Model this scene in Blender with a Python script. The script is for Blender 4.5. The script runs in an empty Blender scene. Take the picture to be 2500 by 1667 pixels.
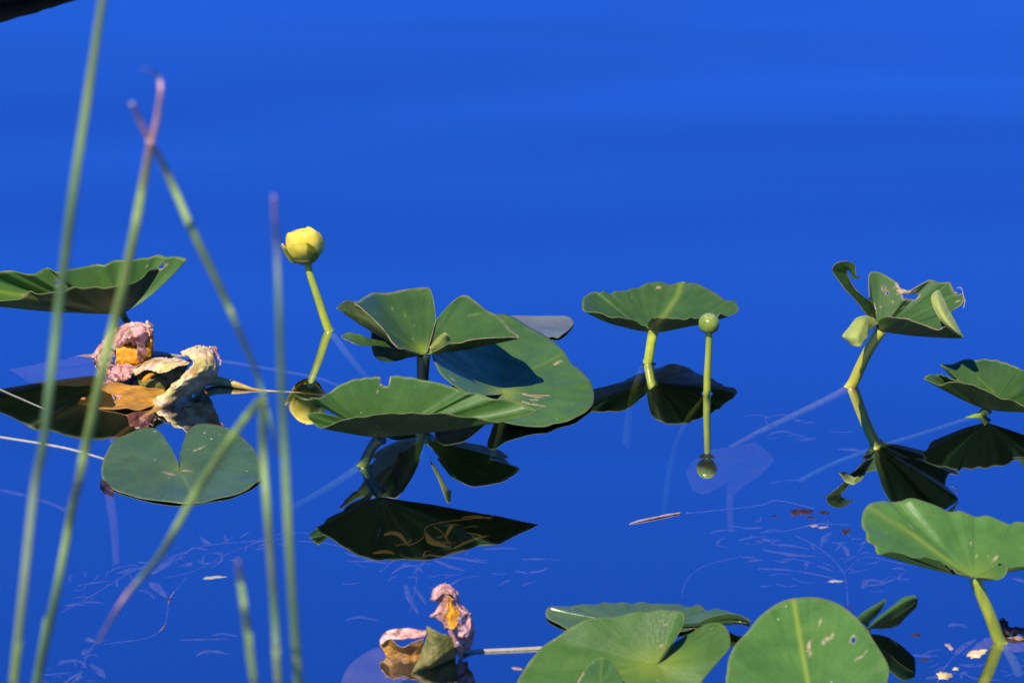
import bpy, math, random
from mathutils import Vector, Matrix, noise
random.seed(7)
scene = bpy.context.scene
COL = scene.collection
R = math.radians

# ------------------------------------------------------------------ camera
PITCH = R(26.0); DIST = 7.0; LENS = 210.0; SENS = 36.0
cam_d = bpy.data.cameras.new("camera"); cam = bpy.data.objects.new("camera", cam_d); COL.objects.link(cam)
cam.location = (0, -DIST*math.cos(PITCH), DIST*math.sin(PITCH))
cam.rotation_euler = (math.pi/2-PITCH, 0, 0)
cam_d.lens = LENS; cam_d.sensor_width = SENS; cam_d.clip_start = 0.1; cam_d.clip_end = 1000
cam_d.dof.use_dof = True; cam_d.dof.focus_distance = 6.95; cam_d.dof.aperture_fstop = LENS/17.0
scene.camera = cam

# ------------------------------------------------------------------ sky, sun, exposure
SUN_EL = R(55); SUN_AZ = R(-31)          # azimuth: 0 = straight behind the camera, negative = from its left
sun_dir = Vector((math.sin(SUN_AZ)*math.cos(SUN_EL), -math.cos(SUN_AZ)*math.cos(SUN_EL), math.sin(SUN_EL)))
w = bpy.data.worlds.new("World"); scene.world = w; w.use_nodes = True
nt = w.node_tree; nt.nodes.clear()
sky = nt.nodes.new('ShaderNodeTexSky'); sky.sky_type = 'NISHITA'; sky.sun_disc = False
sky.sun_elevation = SUN_EL; sky.sun_rotation = math.atan2(sun_dir.x, sun_dir.y)
sky.air_density = 1.0; sky.dust_density = 0.0; sky.ozone_density = 6.0; sky.altitude = 1500
hs = nt.nodes.new('ShaderNodeVectorMath'); hs.operation = 'MULTIPLY'; hs.inputs[1].default_value = (.100, .36, 1.05)   # deep saturated blue sky
bg = nt.nodes.new('ShaderNodeBackground'); bg.inputs['Strength'].default_value = 0.15
ow = nt.nodes.new('ShaderNodeOutputWorld')
nt.links.new(sky.outputs[0], hs.inputs[0]); nt.links.new(hs.outputs[0], bg.inputs['Color']); nt.links.new(bg.outputs[0], ow.inputs[0])
sd = bpy.data.lights.new("sun", 'SUN'); sd.energy = 3.5; sd.angle = R(0.5); sd.color = (1.0, 0.93, 0.80)
so = bpy.data.objects.new("sun", sd); COL.objects.link(so); so.rotation_euler = sun_dir.to_track_quat('Z', 'Y').to_euler()
scene.view_settings.view_transform = 'Standard'; scene.view_settings.look = 'None'
scene.view_settings.gamma = 1.0; scene.view_settings.exposure = 0.5; scene.view_settings.use_curve_mapping = False
scene.cycles.caustics_reflective = False; scene.cycles.max_bounces = 10; scene.cycles.transparent_max_bounces = 24

# ------------------------------------------------------------------ measuring helpers (x, y on the picture, h = height above the water)
S = 2500*LENS/SENS/DIST                   # picture units per metre at the lilies
K = S*math.cos(PITCH)
cp, sp_ = math.cos(PITCH), math.sin(PITCH)
CL = Vector(cam.location)
def ray(x, y):
    a = (x-1250)/2500*SENS/LENS; b = -(y-833.5)/2500*SENS/LENS
    return Vector((a, cp + b*sp_, -sp_ + b*cp))
def P(x, y, h=0.0):
    d = ray(x, y); z = h/K
    t = (z-CL.z)/d.z
    return CL + d*t
def PY(x, y, Y):                          # point on the upright plane at distance Y
    d = ray(x, y); t = (Y-CL.y)/d.y
    return CL + d*t
def proj(p):
    v = p-CL; depth = v.y*cp - v.z*sp_
    return (1250 + v.x/depth*2500*LENS/SENS, 833.5 - (v.y*sp_+v.z*cp)/depth*2500*LENS/SENS)

# ------------------------------------------------------------------ object helpers
def tag(o, label, cat, group=None):
    o['label'] = label; o['category'] = cat
    if group: o['group'] = group
    return o
def thing(name, label, cat, loc=(0, 0, 0), group=None):
    o = bpy.data.objects.new(name, None); COL.objects.link(o); o.location = loc; o.empty_display_size = 0.02
    return tag(o, label, cat, group)
def mesh_obj(name, verts, faces, mats, parent=None, attrs=None, smooth=True, solid=None, bevel=False):
    me = bpy.data.meshes.new(name); 
    off = Vector(parent.location) if parent else Vector((0, 0, 0))
    me.from_pydata([tuple(Vector(v)-off) for v in verts], [], faces)
    if smooth: me.polygons.foreach_set('use_smooth', [True]*len(me.polygons))
    if not isinstance(mats, (list, tuple)): mats = [mats]
    for m in mats: me.materials.append(m)
    if attrs:
        for k, (ty, data) in attrs.items():
            a = me.attributes.new(k, ty, 'POINT')
            if ty == 'FLOAT_VECTOR': a.data.foreach_set('vector', [c for v in data for c in v])
            else: a.data.foreach_set('color', [c for v in data for c in v])
    o = bpy.data.objects.new(name, me); COL.objects.link(o)
    if parent: o.parent = parent
    if solid:
        s = o.modifiers.new('thickness', 'SOLIDIFY'); s.thickness = solid; s.offset = -1
        if len(mats) > 1: s.material_offset = 1
        if len(mats) > 2: s.material_offset_rim = 2
        s.use_rim = True
    me.update()
    return o
def cr(pts, sub):                          # smooth curve through points, sub steps per span
    pts = [Vector(p) for p in pts]; n = len(pts); out = []
    if n == 2:
        return [pts[0].lerp(pts[1], k/sub) for k in range(sub+1)]
    for i in range(n-1):
        a = pts[i-1] if i > 0 else pts[0]*2-pts[1]
        b, c = pts[i], pts[i+1]
        d = pts[i+2] if i+2 < n else pts[-1]*2-pts[-2]
        for k in range(sub):
            t = k/sub
            out.append(0.5*((2*b)+(c-a)*t+(2*a-5*b+4*c-d)*t*t+(3*b-a-3*c+d)*t**3))
    out.append(pts[-1]); return out
def seg_dist(p, a, b):
    ax, ay = a; bx, by = b; dx, dy = bx-ax, by-ay
    L = dx*dx+dy*dy
    t = 0 if L == 0 else max(0, min(1, ((p[0]-ax)*dx+(p[1]-ay)*dy)/L))
    return math.hypot(p[0]-ax-dx*t, p[1]-ay-dy*t)
def poly_dist(p, pl):
    if len(pl) == 1: return math.hypot(p[0]-pl[0][0], p[1]-pl[0][1])
    return min(seg_dist(p, pl[i], pl[i+1]) for i in range(len(pl)-1))
def inside(p, poly):
    c = False; n = len(poly); j = n-1
    for i in range(n):
        xi, yi = poly[i]; xj, yj = poly[j]
        if (yi > p[1]) != (yj > p[1]) and p[0] < (xj-xi)*(p[1]-yi)/(yj-yi)+xi: c = not c
        j = i
    return c

# ------------------------------------------------------------------ materials
def nodes(m):
    m.use_nodes = True; t = m.node_tree; t.nodes.clear()
    return t, t.nodes.new('ShaderNodeOutputMaterial')
def rgba(c): return (c[0], c[1], c[2], 1)
def N(t, kind, **kw):
    n = t.nodes.new(kind)
    for k, v in kw.items():
        if k in n.inputs: n.inputs[k].default_value = v
        else: setattr(n, k, v)
    return n
def mixc(t, f, a, b, mode='MIX'):
    n = t.nodes.new('ShaderNodeMix'); n.data_type = 'RGBA'; n.blend_type = mode
    for idx, v in ((0, f), (6, a), (7, b)):
        if isinstance(v, (tuple, list)): n.inputs[idx].default_value = rgba(v)
        elif isinstance(v, (int, float)): n.inputs[idx].default_value = v
        else: t.links.new(v, n.inputs[idx])
    return n.outputs[2]
def ramp(t, fac, lo, hi, a=0.0, b=1.0):
    n = t.nodes.new('ShaderNodeMapRange'); n.inputs[1].default_value = lo; n.inputs[2].default_value = hi
    n.inputs[3].default_value = a; n.inputs[4].default_value = b; n.clamp = True
    t.links.new(fac, n.inputs[0]); return n.outputs[0]
def math_n(t, op, a, b):
    n = t.nodes.new('ShaderNodeMath'); n.operation = op
    for i, v in enumerate((a, b)):
        if isinstance(v, (int, float)): n.inputs[i].default_value = v
        else: t.links.new(v, n.inputs[i])
    return n.outputs[0]

def leaf_mat(name, dark, light, vein, rough=0.38, spec=0.13, under=False, speck=True, translucent=0.0):
    m = bpy.data.materials.new(name); t, out = nodes(m); L = t.links.new
    fan = N(t, 'ShaderNodeAttribute', attribute_name='fan')
    tint = N(t, 'ShaderNodeAttribute', attribute_name='tint')
    sep = N(t, 'ShaderNodeSeparateColor'); L(tint.outputs['Color'], sep.inputs[0])
    tc = N(t, 'ShaderNodeTexCoord')
    vs = N(t, 'ShaderNodeVectorMath', operation='MULTIPLY'); L(fan.outputs['Vector'], vs.inputs[0]); vs.inputs[1].default_value = (9, 9, 1.1)
    n1 = N(t, 'ShaderNodeTexNoise', Scale=1.6, Detail=3.0, Roughness=0.6); L(vs.outputs[0], n1.inputs['Vector'])
    vs2 = N(t, 'ShaderNodeVectorMath', operation='MULTIPLY'); L(fan.outputs['Vector'], vs2.inputs[0]); vs2.inputs[1].default_value = (30, 30, 1.6)
    n1b = N(t, 'ShaderNodeTexNoise', Scale=1.8, Detail=2.0, Roughness=0.55); L(vs2.outputs[0], n1b.inputs['Vector'])
    n2 = N(t, 'ShaderNodeTexNoise', Scale=24.0, Detail=5.0, Roughness=0.62); L(tc.outputs['Object'], n2.inputs['Vector'])
    n3 = N(t, 'ShaderNodeTexNoise', Scale=300.0, Detail=3.0); L(tc.outputs['Object'], n3.inputs['Vector'])
    c = mixc(t, ramp(t, n2.outputs[0], .35, .68), dark, light)
    c = mixc(t, ramp(t, n1.outputs[0], .50, .78, 0, .26), c, vein)
    c = mixc(t, ramp(t, n1b.outputs[0], .57, .72, 0, .18), c, vein)
    c = mixc(t, ramp(t, n1.outputs[0], .25, .45, .30, 0), c, tuple(x*.7 for x in dark))
    n6 = N(t, 'ShaderNodeTexNoise', Scale=9.0, Detail=4.0, Roughness=.7, Distortion=.6); L(tc.outputs['Object'], n6.inputs['Vector'])
    c = mixc(t, ramp(t, n6.outputs[0], .56, .74, 0, .45), c, tuple((a+.9*b)/1.6 for a, b in zip(light, (.17, .18, .03))))
    c = mixc(t, ramp(t, n6.outputs[0], .26, .42, .35, 0), c, tuple(x*.62 for x in dark))
    yel = (0.26, 0.33, 0.035) if not under else (0.30, 0.33, 0.08)
    c = mixc(t, sep.outputs[1], c, yel)
    if speck:
        vo = N(t, 'ShaderNodeTexVoronoi', Scale=115.0); L(tc.outputs['Object'], vo.inputs['Vector'])
        sc = N(t, 'ShaderNodeSeparateColor'); L(vo.outputs['Color'], sc.inputs[0])
        f = math_n(t, 'MULTIPLY', ramp(t, vo.outputs['Distance'], .10, .19, 1, 0), ramp(t, sc.outputs[0], .80, .84))
        n4 = N(t, 'ShaderNodeTexNoise', Scale=14.0); L(tc.outputs['Object'], n4.inputs['Vector'])
        f = math_n(t, 'MULTIPLY', f, ramp(t, n4.outputs[0], .46, .60))
        c = mixc(t, f, c, (.42, .45, .26))
        vo2 = N(t, 'ShaderNodeTexVoronoi', Scale=42.0); L(tc.outputs['Object'], vo2.inputs['Vector'])
        sc2 = N(t, 'ShaderNodeSeparateColor'); L(vo2.outputs['Color'], sc2.inputs[0])
        f = math_n(t, 'MULTIPLY', ramp(t, vo2.outputs['Distance'], .05, .22, .55, 0), ramp(t, sc2.outputs[1], .84, .88))
        c = mixc(t, f, c, (.12, .12, .03))
    c = mixc(t, sep.outputs[2], c, (.34, .30, .10))       # worn edge
    mkf = math_n(t, 'MULTIPLY', sep.outputs[0], ramp(t, n3.outputs[0], .38, .52, .25, 1))
    c = mixc(t, mkf, c, (.55, .36, .20))       # tan scars
    b = N(t, 'ShaderNodeBsdfPrincipled'); L(c, b.inputs['Base Color'])
    b.inputs['Specular IOR Level'].default_value = spec
    rr = ramp(t, n2.outputs[0], .3, .7, rough-.07, rough+.10); L(math_n(t, 'ADD', rr, math_n(t, 'MULTIPLY', sep.outputs[0], .3)), b.inputs['Roughness'])
    bu = N(t, 'ShaderNodeBump', Strength=.35, Distance=.0016)
    hsum = math_n(t, 'ADD', math_n(t, 'MULTIPLY', n1b.outputs[0], .8), math_n(t, 'ADD', math_n(t, 'MULTIPLY', n2.outputs[0], 1.3), math_n(t, 'MULTIPLY', n3.outputs[0], .16)))
    L(hsum, bu.inputs['Height']); L(bu.outputs[0], b.inputs['Normal'])
    if translucent > 0:
        tr = N(t, 'ShaderNodeBsdfTranslucent'); L(c, tr.inputs[0]); mx = N(t, 'ShaderNodeMixShader'); mx.inputs[0].default_value = translucent
        L(b.outputs[0], mx.inputs[1]); L(tr.outputs[0], mx.inputs[2]); L(mx.outputs[0], out.inputs[0])
    else: L(b.outputs[0], out.inputs[0])
    return m

def blotch_mat(name, cols, scale=30.0, rough=.6, spec=.3, bump=.5, dist=.002, fine=200.0, stretch=(1, 1, 1), soft=.14):
    """several colours laid over each other by noise"""
    m = bpy.data.materials.new(name); t, out = nodes(m); L = t.links.new
    tc = N(t, 'ShaderNodeTexCoord')
    mp = N(t, 'ShaderNodeMapping'); L(tc.outputs['Object'], mp.inputs[0]); mp.inputs['Scale'].default_value = stretch
    c = cols[0]
    first = None
    for i, col in enumerate(cols[1:]):
        n = N(t, 'ShaderNodeTexNoise', Scale=scale*(1+.6*i), Detail=4.0, Roughness=.6, noise_dimensions='4D', W=3.7*i+1.3); L(mp.outputs[0], n.inputs['Vector'])
        first = first or n
        c = mixc(t, ramp(t, n.outputs[0], .52-soft/2, .52+soft), c, col)
    nf = N(t, 'ShaderNodeTexNoise', Scale=fine, Detail=4.0); L(mp.outputs[0], nf.inputs['Vector'])
    c = mixc(t, ramp(t, nf.outputs[0], .35, .65, .0, .35), c, tuple(x*.55 for x in cols[0]))
    b = N(t, 'ShaderNodeBsdfPrincipled', Roughness=rough); L(c, b.inputs['Base Color']) if not isinstance(c, tuple) else None
    b.inputs['Specular IOR Level'].default_value = spec
    bu = N(t, 'ShaderNodeBump', Strength=bump, Distance=dist); L(nf.outputs[0], bu.inputs['Height']); L(bu.outputs[0], b.inputs['Normal'])
    L(b.outputs[0], out.inputs[0]); return m

M = {}
M['deep'] = leaf_mat('leaf_deep_green', (.042, .100, .025), (.064, .140, .031), (.085, .17, .04), rough=.36)
M['mid'] = leaf_mat('leaf_green', (.056, .128, .025), (.086, .180, .032), (.11, .22, .04), rough=.35)
M['bright'] = leaf_mat('leaf_bright_green', (.066, .160, .026), (.100, .220, .034), (.14, .27, .05), rough=.31, spec=.30)
M['film'] = leaf_mat('leaf_wet_sheen', (.12, .145, .14), (.18, .20, .19), (.20, .22, .19), rough=.22, spec=1.0)  # sky sheen on the wet leaf painted in as a pale grey base
M['float'] = leaf_mat('leaf_floating', (.052, .105, .028), (.075, .145, .034), (.10, .17, .04), rough=.26, spec=1.0)
M['under'] = leaf_mat('leaf_underside_shaded', (.017, .046, .008), (.026, .060, .011), (.036, .072, .014), rough=.55, spec=.12, under=True, speck=False)  # underside with its shade darkened into the base colour
M['underlit'] = leaf_mat('leaf_underside_lit', (.36, .42, .07), (.44, .48, .11), (.48, .50, .13), rough=.45, spec=.2, under=True, speck=False)  # sunlit copy of the underside, brightness painted into the colour
M['rim'] = blotch_mat('leaf_rim', [(.13, .20, .05), (.26, .24, .08)], scale=60)
M['tanrim'] = blotch_mat('leaf_torn_rim', [(.50, .34, .19), (.30, .22, .09)], scale=80)
M['drown'] = blotch_mat('drowned_leaf', [(.42, .27, .17), (.52, .34, .22), (.34, .27, .15)], scale=18, rough=.8)
M['drowndim'] = blotch_mat('drowned_leaf_deep', [(.55, .30, .24), (.62, .38, .28)], scale=14, rough=.8)
M['pink'] = blotch_mat('withered_pink', [(.95, .46, .36), (.98, .68, .50), (.26, .12, .05)], scale=50, soft=.09, rough=.7, bump=1.0, fine=120, dist=.004)
M['cream'] = blotch_mat('withered_cream', [(.95, .74, .30), (.62, .52, .12), (.95, .60, .42), (.50, .24, .08)], scale=30, soft=.08, rough=.6, bump=.9, dist=.003, fine=120)
M['orange'] = blotch_mat('withered_orange', [(.95, .38, .008), (.95, .50, .02), (.50, .20, .02)], scale=45, rough=.5, bump=.8, dist=.003, fine=110)
M['olive'] = blotch_mat('withered_olive', [(.20, .19, .035), (.11, .12, .02), (.32, .25, .06)], scale=36, rough=.5)
M['wet'] = blotch_mat('wet_rotting_leaf', [(.56, .26, .04), (.85, .38, .02), (.24, .13, .04)], scale=26, rough=.45, stretch=(1, 2, 1))
M['sheet'] = blotch_mat('withered_grey_green', [(.30, .30, .13), (.44, .37, .20), (.08, .13, .05)], scale=20, rough=.6)
M['budbase'] = blotch_mat('bud_base', [(.10, .14, .015), (.20, .22, .02)], scale=60, rough=.5)
M['bark'] = blotch_mat('wet_dark_bark', [(.004, .005, .005), (.008, .010, .010)], scale=12, rough=.9, spec=.0)
M['twig'] = blotch_mat('twig', [(.52, .38, .30), (.30, .18, .12)], scale=70, rough=.6)
M['debris'] = blotch_mat('debris', [(.035, .018, .012), (.13, .06, .04)], scale=90, rough=.5, bump=1)
M['weed'] = blotch_mat('pondweed', [(.56, .40, .26), (.40, .38, .22), (.66, .40, .30)], scale=22, rough=.8)
M['goldweed'] = blotch_mat('pondweed_gold', [(.42, .28, .06), (.24, .20, .06), (.45, .20, .06)], scale=22, rough=.8)
M['pod'] = blotch_mat('pod_green', [(.26, .36, .02), (.36, .44, .04), (.17, .27, .02)], scale=60, rough=.22, spec=.6, bump=.15, stretch=(2, 2, .6))
M['podcap'] = blotch_mat('pod_cap', [(.36, .42, .08), (.50, .38, .18)], scale=90, rough=.45)
M['palestem'] = blotch_mat('pale_stem', [(.50, .43, .30), (.42, .40, .20)], scale=40, rough=.6)
M['ystem'] = blotch_mat('yellow_stem', [(.72, .46, .07), (.66, .50, .14), (.55, .28, .05)], scale=30, rough=.45)
M['ostem'] = blotch_mat('orange_stem', [(.50, .28, .05), (.38, .20, .04)], scale=30, rough=.5)

def filmy(m, lo, hi, scale):                # torn, slimy cover: the surface is patchy
    t = m.node_tree; out = [n for n in t.nodes if n.type == 'OUTPUT_MATERIAL'][0]; b = [n for n in t.nodes if n.type == 'BSDF_PRINCIPLED'][0]
    tc = N(t, 'ShaderNodeTexCoord'); n = N(t, 'ShaderNodeTexNoise', Scale=scale, Detail=4.0, Roughness=.65); t.links.new(tc.outputs['Object'], n.inputs['Vector'])
    t.links.new(ramp(t, n.outputs[0], .32, .66, lo, hi), b.inputs['Alpha'])
filmy(M['weed'], .02, .85, 75); filmy(M['drown'], .55, 1, 20); filmy(M['drowndim'], .30, .75, 14)
def stem_mat(name, green, yellow, red=None, ztop=.15):
    m = bpy.data.materials.new(name); t, out = nodes(m); L = t.links.new
    tc = N(t, 'ShaderNodeTexCoord'); geo = N(t, 'ShaderNodeNewGeometry')
    sx = N(t, 'ShaderNodeSeparateXYZ'); L(geo.outputs['Position'], sx.inputs[0])
    c = mixc(t, ramp(t, sx.outputs[2], .0, ztop), yellow, green)
    mp = N(t, 'ShaderNodeMapping'); mp.inputs['Scale'].default_value = (1, 1, .15); L(tc.outputs['Object'], mp.inputs[0])
    n = N(t, 'ShaderNodeTexNoise', Scale=140.0, Detail=4.0); L(mp.outputs[0], n.inputs['Vector'])
    c = mixc(t, ramp(t, n.outputs[0], .42, .68, 0, .45), c, tuple(x*.62 for x in green))
    if red:
        n5 = N(t, 'ShaderNodeTexNoise', Scale=26.0, Detail=3.0); L(tc.outputs['Object'], n5.inputs['Vector'])
        c = mixc(t, ramp(t, n5.outputs[0], .50, .66, 0, .75), c, red)
    b = N(t, 'ShaderNodeBsdfPrincipled', Roughness=.38); L(c, b.inputs['Base Color']); b.inputs['Specular IOR Level'].default_value = .45
    bu = N(t, 'ShaderNodeBump', Strength=.3, Distance=.001); L(n.outputs[0], bu.inputs['Height']); L(bu.outputs[0], b.inputs['Normal'])
    L(b.outputs[0], out.inputs[0]); return m
M['stem'] = stem_mat('petiole_green', (.34, .42, .05), (.62, .68, .05))
M['stemred'] = stem_mat('petiole_yellow_red', (.52, .50, .05), (.72, .66, .06), red=(.50, .20, .05))
M['stemshade'] = stem_mat('petiole_shaded', (.035, .075, .015), (.30, .44, .03), ztop=.009)  # leaf shade painted into the stalk colour, sunlit lime at the waterline

def reed_mat(name, rough=.5):
    m = bpy.data.materials.new(name); t, out = nodes(m); L = t.links.new
    at = N(t, 'ShaderNodeAttribute', attribute_name='tint'); tc = N(t, 'ShaderNodeTexCoord')
    mp = N(t, 'ShaderNodeMapping'); mp.inputs['Scale'].default_value = (1, 1, .04); L(tc.outputs['Object'], mp.inputs[0])
    n = N(t, 'ShaderNodeTexNoise', Scale=220.0, Detail=3.0); L(mp.outputs[0], n.inputs['Vector'])
    n2 = N(t, 'ShaderNodeTexNoise', Scale=5.0, Detail=3.0); L(tc.outputs['Object'], n2.inputs['Vector'])
    c = mixc(t, ramp(t, n.outputs[0], .35, .7, 0, .5), at.outputs['Color'], mixc(t, 1.0, at.outputs['Color'], (.66, .74, .5), 'MULTIPLY'))
    c = mixc(t, ramp(t, n2.outputs[0], .35, .65, 0, .6), c, mixc(t, 1.0, c, (.66, .82, .9), 'MULTIPLY'))
    b = N(t, 'ShaderNodeBsdfPrincipled', Roughness=rough); L(c, b.inputs['Base Color']); L(b.outputs[0], out.inputs[0]); return m
M['reed'] = reed_mat('reed')

def petal_mat():
    m = bpy.data.materials.new('sepal'); t, out = nodes(m); L = t.links.new
    at = N(t, 'ShaderNodeAttribute', attribute_name='tint'); sep = N(t, 'ShaderNodeSeparateColor'); L(at.outputs['Color'], sep.inputs[0])
    tc = N(t, 'ShaderNodeTexCoord'); n = N(t, 'ShaderNodeTexNoise', Scale=70.0, Detail=3.0); L(tc.outputs['Object'], n.inputs['Vector'])
    c = mixc(t, ramp(t, n.outputs[0], .3, .7), (.98, .70, .03), (1.0, .82, .12))
    c = mixc(t, sep.outputs[2], c, (.80, .33, .03))
    c = mixc(t, sep.outputs[1], c, (.17, .22, .02))
    b = N(t, 'ShaderNodeBsdfPrincipled', Roughness=.4); L(c, b.inputs['Base Color'])
    b.inputs['Specular IOR Level'].default_value = .2
    L(b.outputs[0], out.inputs[0]); return m
M['petal'] = petal_mat()

# water: mirror of the sky over clear dark water
def water_mat():
    m = bpy.data.materials.new('water'); t, out = nodes(m); L = t.links.new
    tc = N(t, 'ShaderNodeTexCoord')
    sx = N(t, 'ShaderNodeSeparateXYZ'); L(tc.outputs['Object'], sx.inputs[0])
    mp = N(t, 'ShaderNodeMapping'); mp.inputs['Rotation'].default_value = (0, 0, R(-14)); mp.inputs['Scale'].default_value = (.5, 1.55, 1); L(tc.outputs['Object'], mp.inputs[0])
    n = N(t, 'ShaderNodeTexNoise', Scale=1.0, Detail=1.0, Roughness=.35, Distortion=.5); L(mp.outputs[0], n.inputs['Vector'])
    mp2 = N(t, 'ShaderNodeMapping'); mp2.inputs['Rotation'].default_value = (0, 0, R(9)); mp2.inputs['Scale'].default_value = (.8, 3.0, 1); L(tc.outputs['Object'], mp2.inputs[0])
    n2 = N(t, 'ShaderNodeTexNoise', Scale=1.7, Detail=1.0, Distortion=.4); L(mp2.outputs[0], n2.inputs['Vector'])
    hgt = math_n(t, 'ADD', math_n(t, 'MULTIPLY', n.outputs[0], 2.5), math_n(t, 'MULTIPLY', n2.outputs[0], .12))
    hgt = math_n(t, 'MULTIPLY', hgt, ramp(t, sx.outputs[1], -.3, 1.5, .06, 1))
    for (fx, fy, fr_) in ((803, 806, 11), (1582, 884, 13), (1725, 963, 10), (2078, 942, 15), (885, 1136, 14), (2441, 1566, 15), (1030, 980, 14)):      # water climbing the stalks
        vd = N(t, 'ShaderNodeVectorMath', operation='DISTANCE'); L(tc.outputs['Object'], vd.inputs[0]); vd.inputs[1].default_value = P(fx, fy, 0)
        q = math_n(t, 'SUBTRACT', 1.0, math_n(t, 'DIVIDE', vd.outputs['Value'], fr_*1.9/S))
        q = math_n(t, 'MAXIMUM', q, 0.0); hgt = math_n(t, 'ADD', hgt, math_n(t, 'MULTIPLY', math_n(t, 'POWER', q, 2.0), .13))
    bu = N(t, 'ShaderNodeBump', Strength=1.0, Distance=.020); L(hgt, bu.inputs['Height'])
    g = N(t, 'ShaderNodeBsdfGlossy', Roughness=.004); g.inputs['Color'].default_value = (1, 1, 1, 1); L(bu.outputs[0], g.inputs['Normal'])
    tr = N(t, 'ShaderNodeBsdfTransparent'); mx = N(t, 'ShaderNodeMixShader'); fr = N(t, 'ShaderNodeFresnel', IOR=1.33); L(ramp(t, fr.outputs[0], .035, .085, .46, .90), mx.inputs[0])
    L(tr.outputs[0], mx.inputs[1]); L(g.outputs[0], mx.inputs[2]); L(mx.outputs[0], out.inputs['Surface'])
    va = N(t, 'ShaderNodeVolumeAbsorption', Density=8.5); va.inputs['Color'].default_value = (.48, .70, .62, 1); L(va.outputs[0], out.inputs['Volume'])
    return m
M['water'] = water_mat()
M['bed'] = blotch_mat('lake_bed', [(.010, .013, .008), (.018, .018, .010)], scale=3, rough=1, spec=0)

# ------------------------------------------------------------------ water and lake bed
def box(name, x0, x1, y0, y1, z0, z1, mat, kind):
    v = [(x, y, z) for z in (z0, z1) for y in (y0, y1) for x in (x0, x1)]
    f = [(0, 2, 3, 1), (4, 5, 7, 6), (0, 1, 5, 4), (2, 6, 7, 3), (0, 4, 6, 2), (1, 3, 7, 5)]
    o = mesh_obj(name, v, f, mat, smooth=False); o['kind'] = kind; return o
box('water', -150, 150, -150, 150, -.8, 0, M['water'], 'structure')
def bed():
    v, f = [], []; n = 40
    for j in range(n+1):
        for i in range(n+1):
            x = -160+320*i/n; y = -160+320*j/n
            v.append((x, y, -.86 + .03*noise.noise(Vector((x*.3, y*.3, 0)))))
    for j in range(n):
        for i in range(n): a = j*(n+1)+i; f.append((a, a+1, a+n+2, a+n+1))
    o = mesh_obj('lake_bed', v, f, M['bed']); o['kind'] = 'structure'
bed()

# ------------------------------------------------------------------ builders
def tube(name, pts, rad, mat, parent=None, sub=8, seg=14, bumpy=0.0, cap=True, tint=None, flat=1.0):
    """pts: world points; rad: list of radii in metres (one per point)"""
    c = cr(pts, sub); n = len(c); m = len(pts)-1
    rr = []
    for i in range(n):
        f = i/sub; k = min(int(f), m-1); rr.append(rad[k]+(rad[k+1]-rad[k])*(f-k))
    v, fs, tt = [], [], []
    up = None
    for i in range(n):
        d = (c[min(i+1, n-1)]-c[max(i-1, 0)]).normalized()
        if up is None:
            up = Vector((0, 1, 0)) if abs(d.y) < .9 else Vector((1, 0, 0))
        s = d.cross(up).normalized(); up = s.cross(d).normalized()
        for k in range(seg):
            a = 2*math.pi*k/seg
            r = rr[i]*(1+bumpy*noise.noise(c[i]*60+Vector((math.cos(a), math.sin(a), 0))))
            v.append(c[i]+(s*math.cos(a)+up*math.sin(a)*flat)*r)
            if tint:
                q = i/sub; kk = min(int(q), m-1); ff = q-kk
                tt.append([tint[kk][j]+(tint[kk+1][j]-tint[kk][j])*ff for j in range(3)]+[1])
    for i in range(n-1):
        for k in range(seg):
            a = i*seg+k; b = i*seg+(k+1) % seg; fs.append((a, b, b+seg, a+seg))
    if cap:
        fs.append(tuple(range(seg))[::-1]); fs.append(tuple((n-1)*seg+k for k in range(seg)))
    return mesh_obj(name, v, fs, mat, parent, attrs={'tint': ('FLOAT_COLOR', tt)} if tint else None)

def stem(parent, pts, wid, mat, name='petiole', **kw):
    """pts (x,y,h); wid = width in picture units"""
    return tube(name, [P(*p) for p in pts], [x/2/S for x in (wid if isinstance(wid, (list, tuple)) else [wid]*len(pts))], mat, parent, **kw)

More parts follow.
